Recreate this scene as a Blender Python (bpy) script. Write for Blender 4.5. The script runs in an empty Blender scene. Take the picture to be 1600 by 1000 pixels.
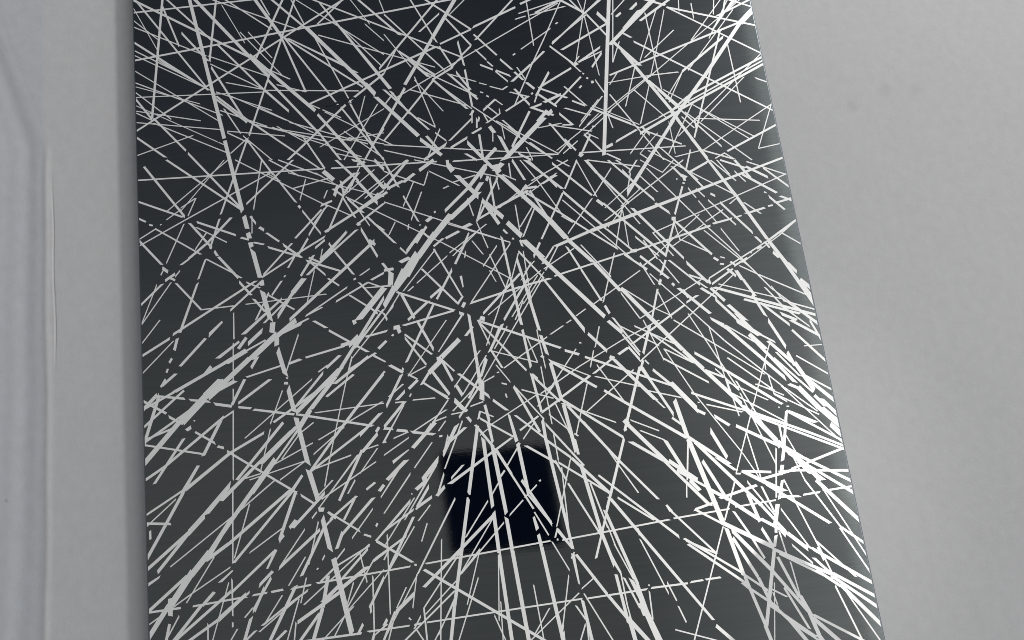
import bpy, bmesh, math, random
from mathutils import Matrix, Vector

random.seed(11)
sc = bpy.context.scene
COL = sc.collection

# ------------------------------------------------------------------ camera
PANEL_Y = -0.018            # front face of the steel panel; the wall is y = 0
CAM = Vector((0.0, PANEL_Y - 0.80, 0.0))
AXES = [[0.992356, 0.117409, -0.038009], [-0.01151, -0.218596, -0.975748], [-0.12287, 0.968726, -0.215574]]              # rows: camera axes written in world x, y, z
cam_data = bpy.data.cameras.new('camera')
cam_data.sensor_width = 36.0
cam_data.lens = 36.0 * 1272.0 / 1600.0
cam_data.clip_start = 0.002
cam_data.clip_end = 100.0
cam = bpy.data.objects.new('camera', cam_data)
mw = Matrix([[AXES[r][c] for c in range(3)] for r in range(3)]).to_4x4()
mw.translation = CAM
cam.matrix_world = mw
COL.objects.link(cam)
sc.camera = cam

# ------------------------------------------------------------------ room light
w = bpy.data.worlds.new('World'); sc.world = w; w.use_nodes = True
nt = w.node_tree; nt.nodes.clear()
wo = nt.nodes.new('ShaderNodeOutputWorld'); bg = nt.nodes.new('ShaderNodeBackground')
tc = nt.nodes.new('ShaderNodeTexCoord'); sp = nt.nodes.new('ShaderNodeSeparateXYZ')
mr = nt.nodes.new('ShaderNodeMapRange'); mr.inputs['From Min'].default_value = 0.0; mr.inputs['From Max'].default_value = 0.58
mr.interpolation_type = 'SMOOTHSTEP'
mx = nt.nodes.new('ShaderNodeMix'); mx.data_type = 'RGBA'
mx.inputs[6].default_value = (0.288, 0.292, 0.292, 1)     # lower half of the room
mx.inputs[7].default_value = (0.10, 0.115, 0.145, 1)     # dim upper half
nt.links.new(tc.outputs['Generated'], sp.inputs[0]); nt.links.new(sp.outputs['Z'], mr.inputs['Value'])
nt.links.new(mr.outputs['Result'], mx.inputs[0])
mr2 = nt.nodes.new('ShaderNodeMapRange'); mr2.interpolation_type = 'SMOOTHSTEP'      # added glow on the right side of the room
mr2.inputs['From Min'].default_value = 0.10; mr2.inputs['From Max'].default_value = 0.50
add = nt.nodes.new('ShaderNodeMix'); add.data_type = 'RGBA'; add.blend_type = 'ADD'; add.clamp_factor = True
add.inputs[7].default_value = (0.63, 0.635, 0.63, 1)
nt.links.new(sp.outputs['X'], mr2.inputs['Value']); nt.links.new(mr2.outputs['Result'], add.inputs[0])
nt.links.new(mx.outputs[2], add.inputs[6]); nt.links.new(add.outputs[2], bg.inputs['Color'])
bg.inputs['Strength'].default_value = 1.0
nt.links.new(bg.outputs[0], wo.inputs[0])

def area(name, loc, target, sx, sy, power, color):
    d = bpy.data.lights.new(name, 'AREA'); d.shape = 'RECTANGLE'; d.size = sx; d.size_y = sy
    d.energy = power; d.color = color
    o = bpy.data.objects.new(name, d); o.location = loc
    o.rotation_euler = (Vector(target) - Vector(loc)).to_track_quat('-Z', 'Y').to_euler()
    COL.objects.link(o); return o
# compact lamp high on the right: throws the panel's shadow on the wall at its left
area('key_light', (1.70, -1.35, 1.95), (0.1, 0.0, 0.25), 0.22, 0.22, 37.0, (1.0, 0.985, 0.955))
# tall dim area light added far right, mirrored along the panel's right edge
area('edge_sheen_light', (2.05, -3.05, 1.1), (0.0, -3.05, 1.1), 2.4, 4.6, 20.0, (0.97, 1.0, 0.98))
# narrow spot low on the right: the sheen on the lower right lines
LAMP = Vector((1.665, -2.82, -0.135))
pl = bpy.data.lights.new('spot_lamp', 'SPOT'); pl.energy = 86.0; pl.shadow_soft_size = 0.0022; pl.color = (1.0, 0.985, 0.95)
pl.spot_size = math.radians(13); pl.spot_blend = 1.0
plo = bpy.data.objects.new('spot_lamp', pl); plo.location = LAMP
plo.rotation_euler = (Vector((0.12, PANEL_Y, -0.02)) - LAMP).to_track_quat('-Z', 'Y').to_euler(); COL.objects.link(plo)

sc.cycles.pixel_filter_type = 'BLACKMAN_HARRIS'; sc.cycles.filter_width = 0.95      # crisp, like the phone picture
sc.view_settings.view_transform = 'Standard'; sc.view_settings.look = 'None'
sc.view_settings.exposure = 0.0; sc.view_settings.gamma = 1.0
sc.view_settings.use_curve_mapping = False

# ------------------------------------------------------------------ materials
def new_mat(name):
    m = bpy.data.materials.new(name); m.use_nodes = True
    n = m.node_tree.nodes; b = n['Principled BSDF']
    return m, m.node_tree, b
def N(t, kind, **kw):
    n = t.nodes.new(kind)
    for k, v in kw.items():
        if k in n.inputs: n.inputs[k].default_value = v
        else: setattr(n, k, v)
    return n

def wall_material(name, base, smudges=()):
    m, t, b = new_mat(name)
    co = N(t, 'ShaderNodeTexCoord')
    n1 = N(t, 'ShaderNodeTexNoise', Scale=4.0, Detail=5.0); n2 = N(t, 'ShaderNodeTexNoise', Scale=420.0, Detail=3.0)
    n3 = N(t, 'ShaderNodeTexNoise', Scale=95.0, Detail=4.0)
    for n in (n1, n2, n3): t.links.new(co.outputs['Object'], n.inputs['Vector'])
    r = N(t, 'ShaderNodeMapRange'); r.inputs['From Min'].default_value = .3; r.inputs['From Max'].default_value = .7
    r.inputs['To Min'].default_value = .98; r.inputs['To Max'].default_value = 1.018
    t.links.new(n1.outputs['Fac'], r.inputs['Value'])
    r2 = N(t, 'ShaderNodeMapRange'); r2.inputs['From Min'].default_value = .3; r2.inputs['From Max'].default_value = .7
    r2.inputs['To Min'].default_value = .97; r2.inputs['To Max'].default_value = 1.03
    t.links.new(n3.outputs['Fac'], r2.inputs['Value'])
    mul = N(t, 'ShaderNodeMath', operation='MULTIPLY'); t.links.new(r.outputs[0], mul.inputs[0]); t.links.new(r2.outputs[0], mul.inputs[1])
    last = mul
    for (sx, sz, rad, amt) in smudges:
        d = N(t, 'ShaderNodeVectorMath', operation='DISTANCE'); d.inputs[1].default_value = (sx, 0, sz)
        # ragged outline
        ad = N(t, 'ShaderNodeVectorMath', operation='MULTIPLY_ADD')
        ad.inputs[1].default_value = (.012, .0, .012); t.links.new(n3.outputs['Color'], ad.inputs[0]); t.links.new(co.outputs['Object'], ad.inputs[2])
        t.links.new(ad.outputs[0], d.inputs[0])
        q = N(t, 'ShaderNodeMapRange'); q.interpolation_type = 'SMOOTHSTEP'
        q.inputs['From Min'].default_value = 0.0; q.inputs['From Max'].default_value = rad
        q.inputs['To Min'].default_value = 1 - amt; q.inputs['To Max'].default_value = 1.0
        t.links.new(d.outputs['Value'], q.inputs['Value'])
        k = N(t, 'ShaderNodeMath', operation='MULTIPLY'); t.links.new(last.outputs[0], k.inputs[0]); t.links.new(q.outputs[0], k.inputs[1]); last = k
    cm = N(t, 'ShaderNodeMix', data_type='RGBA', blend_type='MULTIPLY'); cm.inputs[0].default_value = 1.0
    cm.inputs[6].default_value = (*base, 1); t.links.new(last.outputs[0], cm.inputs[7]); 
    sx_ = N(t, 'ShaderNodeSeparateXYZ'); t.links.new(co.outputs['Object'], sx_.inputs[0])        # cooler paint on the return at the left end
    px_ = N(t, 'ShaderNodeMapRange'); px_.inputs['From Min'].default_value = -.442; px_.inputs['From Max'].default_value = -.447
    t.links.new(sx_.outputs['X'], px_.inputs['Value'])
    tint = N(t, 'ShaderNodeMix', data_type='RGBA', blend_type='MULTIPLY'); tint.inputs[7].default_value = (.93, .96, 1.0, 1)
    t.links.new(px_.outputs[0], tint.inputs[0]); t.links.new(cm.outputs[2], tint.inputs[6]); t.links.new(tint.outputs[2], b.inputs['Base Color'])
    b.inputs['Roughness'].default_value = .75; b.inputs['Specular IOR Level'].default_value = .25
    su = N(t, 'ShaderNodeMath', operation='MULTIPLY_ADD'); su.inputs[1].default_value = .5
    t.links.new(n2.outputs['Fac'], su.inputs[0]); t.links.new(n3.outputs['Fac'], su.inputs[2])
    bp = N(t, 'ShaderNodeBump'); bp.inputs['Strength'].default_value = .16; bp.inputs['Distance'].default_value = .0016
    t.links.new(su.outputs[0], bp.inputs['Height']); t.links.new(bp.outputs[0], b.inputs['Normal'])
    return m
M_WALL = wall_material('painted_wall', (.497, .494, .501), [(.479, .396, .013, .09), (.439, .381, .011, .08), (.514, .392, .013, .06), (-.4745, .067, .0022, .3), (.60, .34, .02, .03)])
# dark brushed steel: smooth enough to mirror the room, faint horizontal streaks
M_STEEL, t, b = new_mat('dark_brushed_steel')
co = N(t, 'ShaderNodeTexCoord'); mp = N(t, 'ShaderNodeMapping'); mp.inputs['Scale'].default_value = (2.5, 1, 260)
t.links.new(co.outputs['Object'], mp.inputs[0])
st = N(t, 'ShaderNodeTexNoise', Scale=1.0, Detail=6.0, Roughness=.7); t.links.new(mp.outputs[0], st.inputs['Vector'])
cl = N(t, 'ShaderNodeTexNoise', Scale=7.0, Detail=4.0); t.links.new(co.outputs['Object'], cl.inputs['Vector'])
ramp = N(t, 'ShaderNodeValToRGB')
ramp.color_ramp.elements[0].position = .3; ramp.color_ramp.elements[0].color = (.122, .136, .139, 1)
ramp.color_ramp.elements[1].position = .72; ramp.color_ramp.elements[1].color = (.178, .188, .186, 1)
mixn = N(t, 'ShaderNodeMath', operation='MULTIPLY_ADD'); mixn.inputs[1].default_value = .55
hf = N(t, 'ShaderNodeMath', operation='MULTIPLY'); hf.inputs[1].default_value = .5; t.links.new(cl.outputs['Fac'], hf.inputs[0])
t.links.new(st.outputs['Fac'], mixn.inputs[0]); t.links.new(hf.outputs[0], mixn.inputs[2])
t.links.new(mixn.outputs[0], ramp.inputs[0]); t.links.new(ramp.outputs[0], b.inputs['Base Color'])
b.inputs['Metallic'].default_value = 1.0
rr = N(t, 'ShaderNodeMapRange'); rr.inputs['To Min'].default_value = .025; rr.inputs['To Max'].default_value = .055
t.links.new(cl.outputs['Fac'], rr.inputs['Value']); t.links.new(rr.outputs[0], b.inputs['Roughness'])
bp = N(t, 'ShaderNodeBump'); bp.inputs['Strength'].default_value = .05; bp.inputs['Distance'].default_value = .0004
t.links.new(st.outputs['Fac'], bp.inputs['Height']); t.links.new(bp.outputs[0], b.inputs['Normal'])

# satin etched lines: pale and matt with a broad sheen
M_LINE, t, b = new_mat('etched_satin_line')
co = N(t, 'ShaderNodeTexCoord'); cl = N(t, 'ShaderNodeTexNoise', Scale=60.0, Detail=3.0); t.links.new(co.outputs['Object'], cl.inputs['Vector'])
ramp = N(t, 'ShaderNodeValToRGB')
ramp.color_ramp.elements[0].position = .3; ramp.color_ramp.elements[0].color = (.81, .808, .80, 1)
ramp.color_ramp.elements[1].position = .7; ramp.color_ramp.elements[1].color = (.88, .878, .87, 1)
t.links.new(cl.outputs['Fac'], ramp.inputs[0]); t.links.new(ramp.outputs[0], b.inputs['Base Color'])
b.inputs['Metallic'].default_value = .38; b.inputs['Roughness'].default_value = .40

M_EDGE, t, b = new_mat('folded_steel_edge')
b.inputs['Base Color'].default_value = (.17, .19, .21, 1); b.inputs['Metallic'].default_value = 1.0; b.inputs['Roughness'].default_value = .35

M_BLACK, t, b = new_mat('black_tablet_shell')
b.inputs['Base Color'].default_value = (.014, .032, .095, 1); b.inputs['Roughness'].default_value = .45; b.inputs['Specular IOR Level'].default_value = .2
M_GLASS, t, b = new_mat('dark_lens_glass')
b.inputs['Base Color'].default_value = (.004, .004, .006, 1); b.inputs['Roughness'].default_value = .1; b.inputs['Specular IOR Level'].default_value = .2
M_BLOCKER, t, b = new_mat('pale_blocker')  # plain pale surface for the unseen blocker added in the lamp's beam
nz = N(t, 'ShaderNodeTexNoise', Scale=30.0, Detail=4.0); rp = N(t, 'ShaderNodeValToRGB')
rp.color_ramp.elements[0].color = (.33, .32, .31, 1); rp.color_ramp.elements[1].color = (.42, .41, .39, 1)
t.links.new(nz.outputs['Fac'], rp.inputs[0]); t.links.new(rp.outputs[0], b.inputs['Base Color']); b.inputs['Roughness'].default_value = .6

# ------------------------------------------------------------------ helpers
def link(name, me, mat, parent=None, smooth=False):
    me.materials.append(mat)
    if smooth:
        for p in me.polygons: p.use_smooth = True
    o = bpy.data.objects.new(name, me); COL.objects.link(o)
    if parent: o.parent = parent
    return o
def from_bm(name, bm, mat, parent=None, smooth=False):
    bm.normal_update()
    me = bpy.data.meshes.new(name); bm.to_mesh(me); bm.free()
    return link(name, me, mat, parent, smooth)
def thing(name, label, cat, loc=(0, 0, 0)):
    o = bpy.data.objects.new(name, None); o.location = loc; COL.objects.link(o)
    o['label'] = label; o['category'] = cat; o.empty_display_size = .05
    return o
def hash2(i, j):
    return math.sin(i * 12.9898 + j * 78.233) * 43758.5453 % 1.0

# ------------------------------------------------------------------ wall: hand plastered, with a bulging return and a raised bead at its left end
def soft(x, z, s, seed):
    return math.sin(x * s + seed) * math.sin(z * s * .8 + seed * 1.7) + .5 * math.sin(x * s * 2.3 + z * s * 1.9 + seed * 3)
def sstep(v, a, b_):
    v = max(0.0, min(1.0, (v - a) / (b_ - a))); return v * v * (3 - 2 * v)
Z0, Z1 = -.75, 1.05
def edge_x(z):                          # the bead's line: upright to z = 0.44, then leaning to the upper left
    xe = -.4400 + .0010 * math.sin(z * 14) + .0005 * math.sin(z * 41 + 1)
    if z > .43: xe -= .0560 * ((z - .43) / .17)
    return xe
def wall_y(x, z):
    y = .0003 * soft(x, z, 4.5, .7) + .00010 * soft(x, z, 23, 2.1) + .00010 * soft(x, z, 90, 5.0)
    if x < -.41:
        u = edge_x(z) - x
        low = 1 - sstep(z, .405, .455)
        y -= .0007 * low * math.exp(-(u / .0034) ** 2)                         # bead
        y += .0003 * (1 - low) * math.exp(-(u / .0016) ** 2)                   # crease where the edge leans away
        if u > 0: y += .0016 * sstep(u, 0, .022) - .0013 * sstep(u, .022, .05) + .0002 * math.sin(u * 300 + z * 2 + .9 * math.sin(z * 3.1)) * sstep(u, 0, .012)
        if .18 < z < .40:                                                      # hairline crack beside the bead
            xg = -.4352 + (.395 - z) * .019 + .0006 * math.sin(z * 60)
            y += .0007 * math.exp(-((x - xg) / .0007) ** 2) * sstep(z, .18, .22) * (1 - sstep(z, .36, .40))
    return y
xs = [-.62 + .004 * k for k in range(26)] + [-.516 + .0016 * k for k in range(41)] 
xs += [-.4504 + .0006 * k for k in range(1, 55)]
while xs[-1] < 1.15: xs.append(xs[-1] + .011)
zs = [Z0 + (Z1 - Z0) * j / 240 for j in range(241)]
verts = [(x, wall_y(x, z), z) for z in zs for x in xs]
nx = len(xs); faces = []
for j in range(len(zs) - 1):
    for i in range(nx - 1):
        a = j * nx + i; faces.append((a, a + 1, a + nx + 1, a + nx))
me = bpy.data.meshes.new('wall'); me.from_pydata(verts, [], faces)
wall = link('wall', me, M_WALL, smooth=True); wall['kind'] = 'structure'

# ------------------------------------------------------------------ the panel
HX, ZB, ZT = .3390, -.30, .72
panel = thing('steel_art_panel', 'tall dark brushed steel art panel crossed by pale etched lines, hung on the wall', 'wall art', (0, PANEL_Y, ZB))
def plocal(v): return (v[0], v[1] - PANEL_Y, v[2] - ZB)
# sheet: flat front, edges folded back to the wall with a small radius
prof = []
R = .0016
for k in range(7):
    a = math.pi / 2 * k / 6
    prof.append((HX - R + R * math.sin(a), PANEL_Y + R - R * math.cos(a)))
bm = bmesh.new()
z0, z1 = ZB + R, ZT - R
f = [bm.verts.new(plocal(p)) for p in ((-HX + R, PANEL_Y, z0), (HX - R, PANEL_Y, z0), (HX - R, PANEL_Y, z1), (-HX + R, PANEL_Y, z1))]
bm.faces.new(f)
sheet = from_bm('steel_sheet', bm, M_STEEL, panel)
bm = bmesh.new()
# folded rim: a closed loop of the quarter round plus the return to the wall
def ring(o_, y):
    e = HX - R + o_; return [bm.verts.new(plocal(p)) for p in ((-e, y, z0 - o_), (e, y, z0 - o_), (e, y, z1 + o_), (-e, y, z1 + o_))]
rings = [ring(px - (HX - R), py) for px, py in prof] + [ring(R, .002)]
for a_, b_ in zip(rings, rings[1:]):
    for k in range(4):
        bm.faces.new((a_[k], a_[(k + 1) % 4], b_[(k + 1) % 4], b_[k]))
from_bm('folded_edge', bm, M_EDGE, panel)
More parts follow.
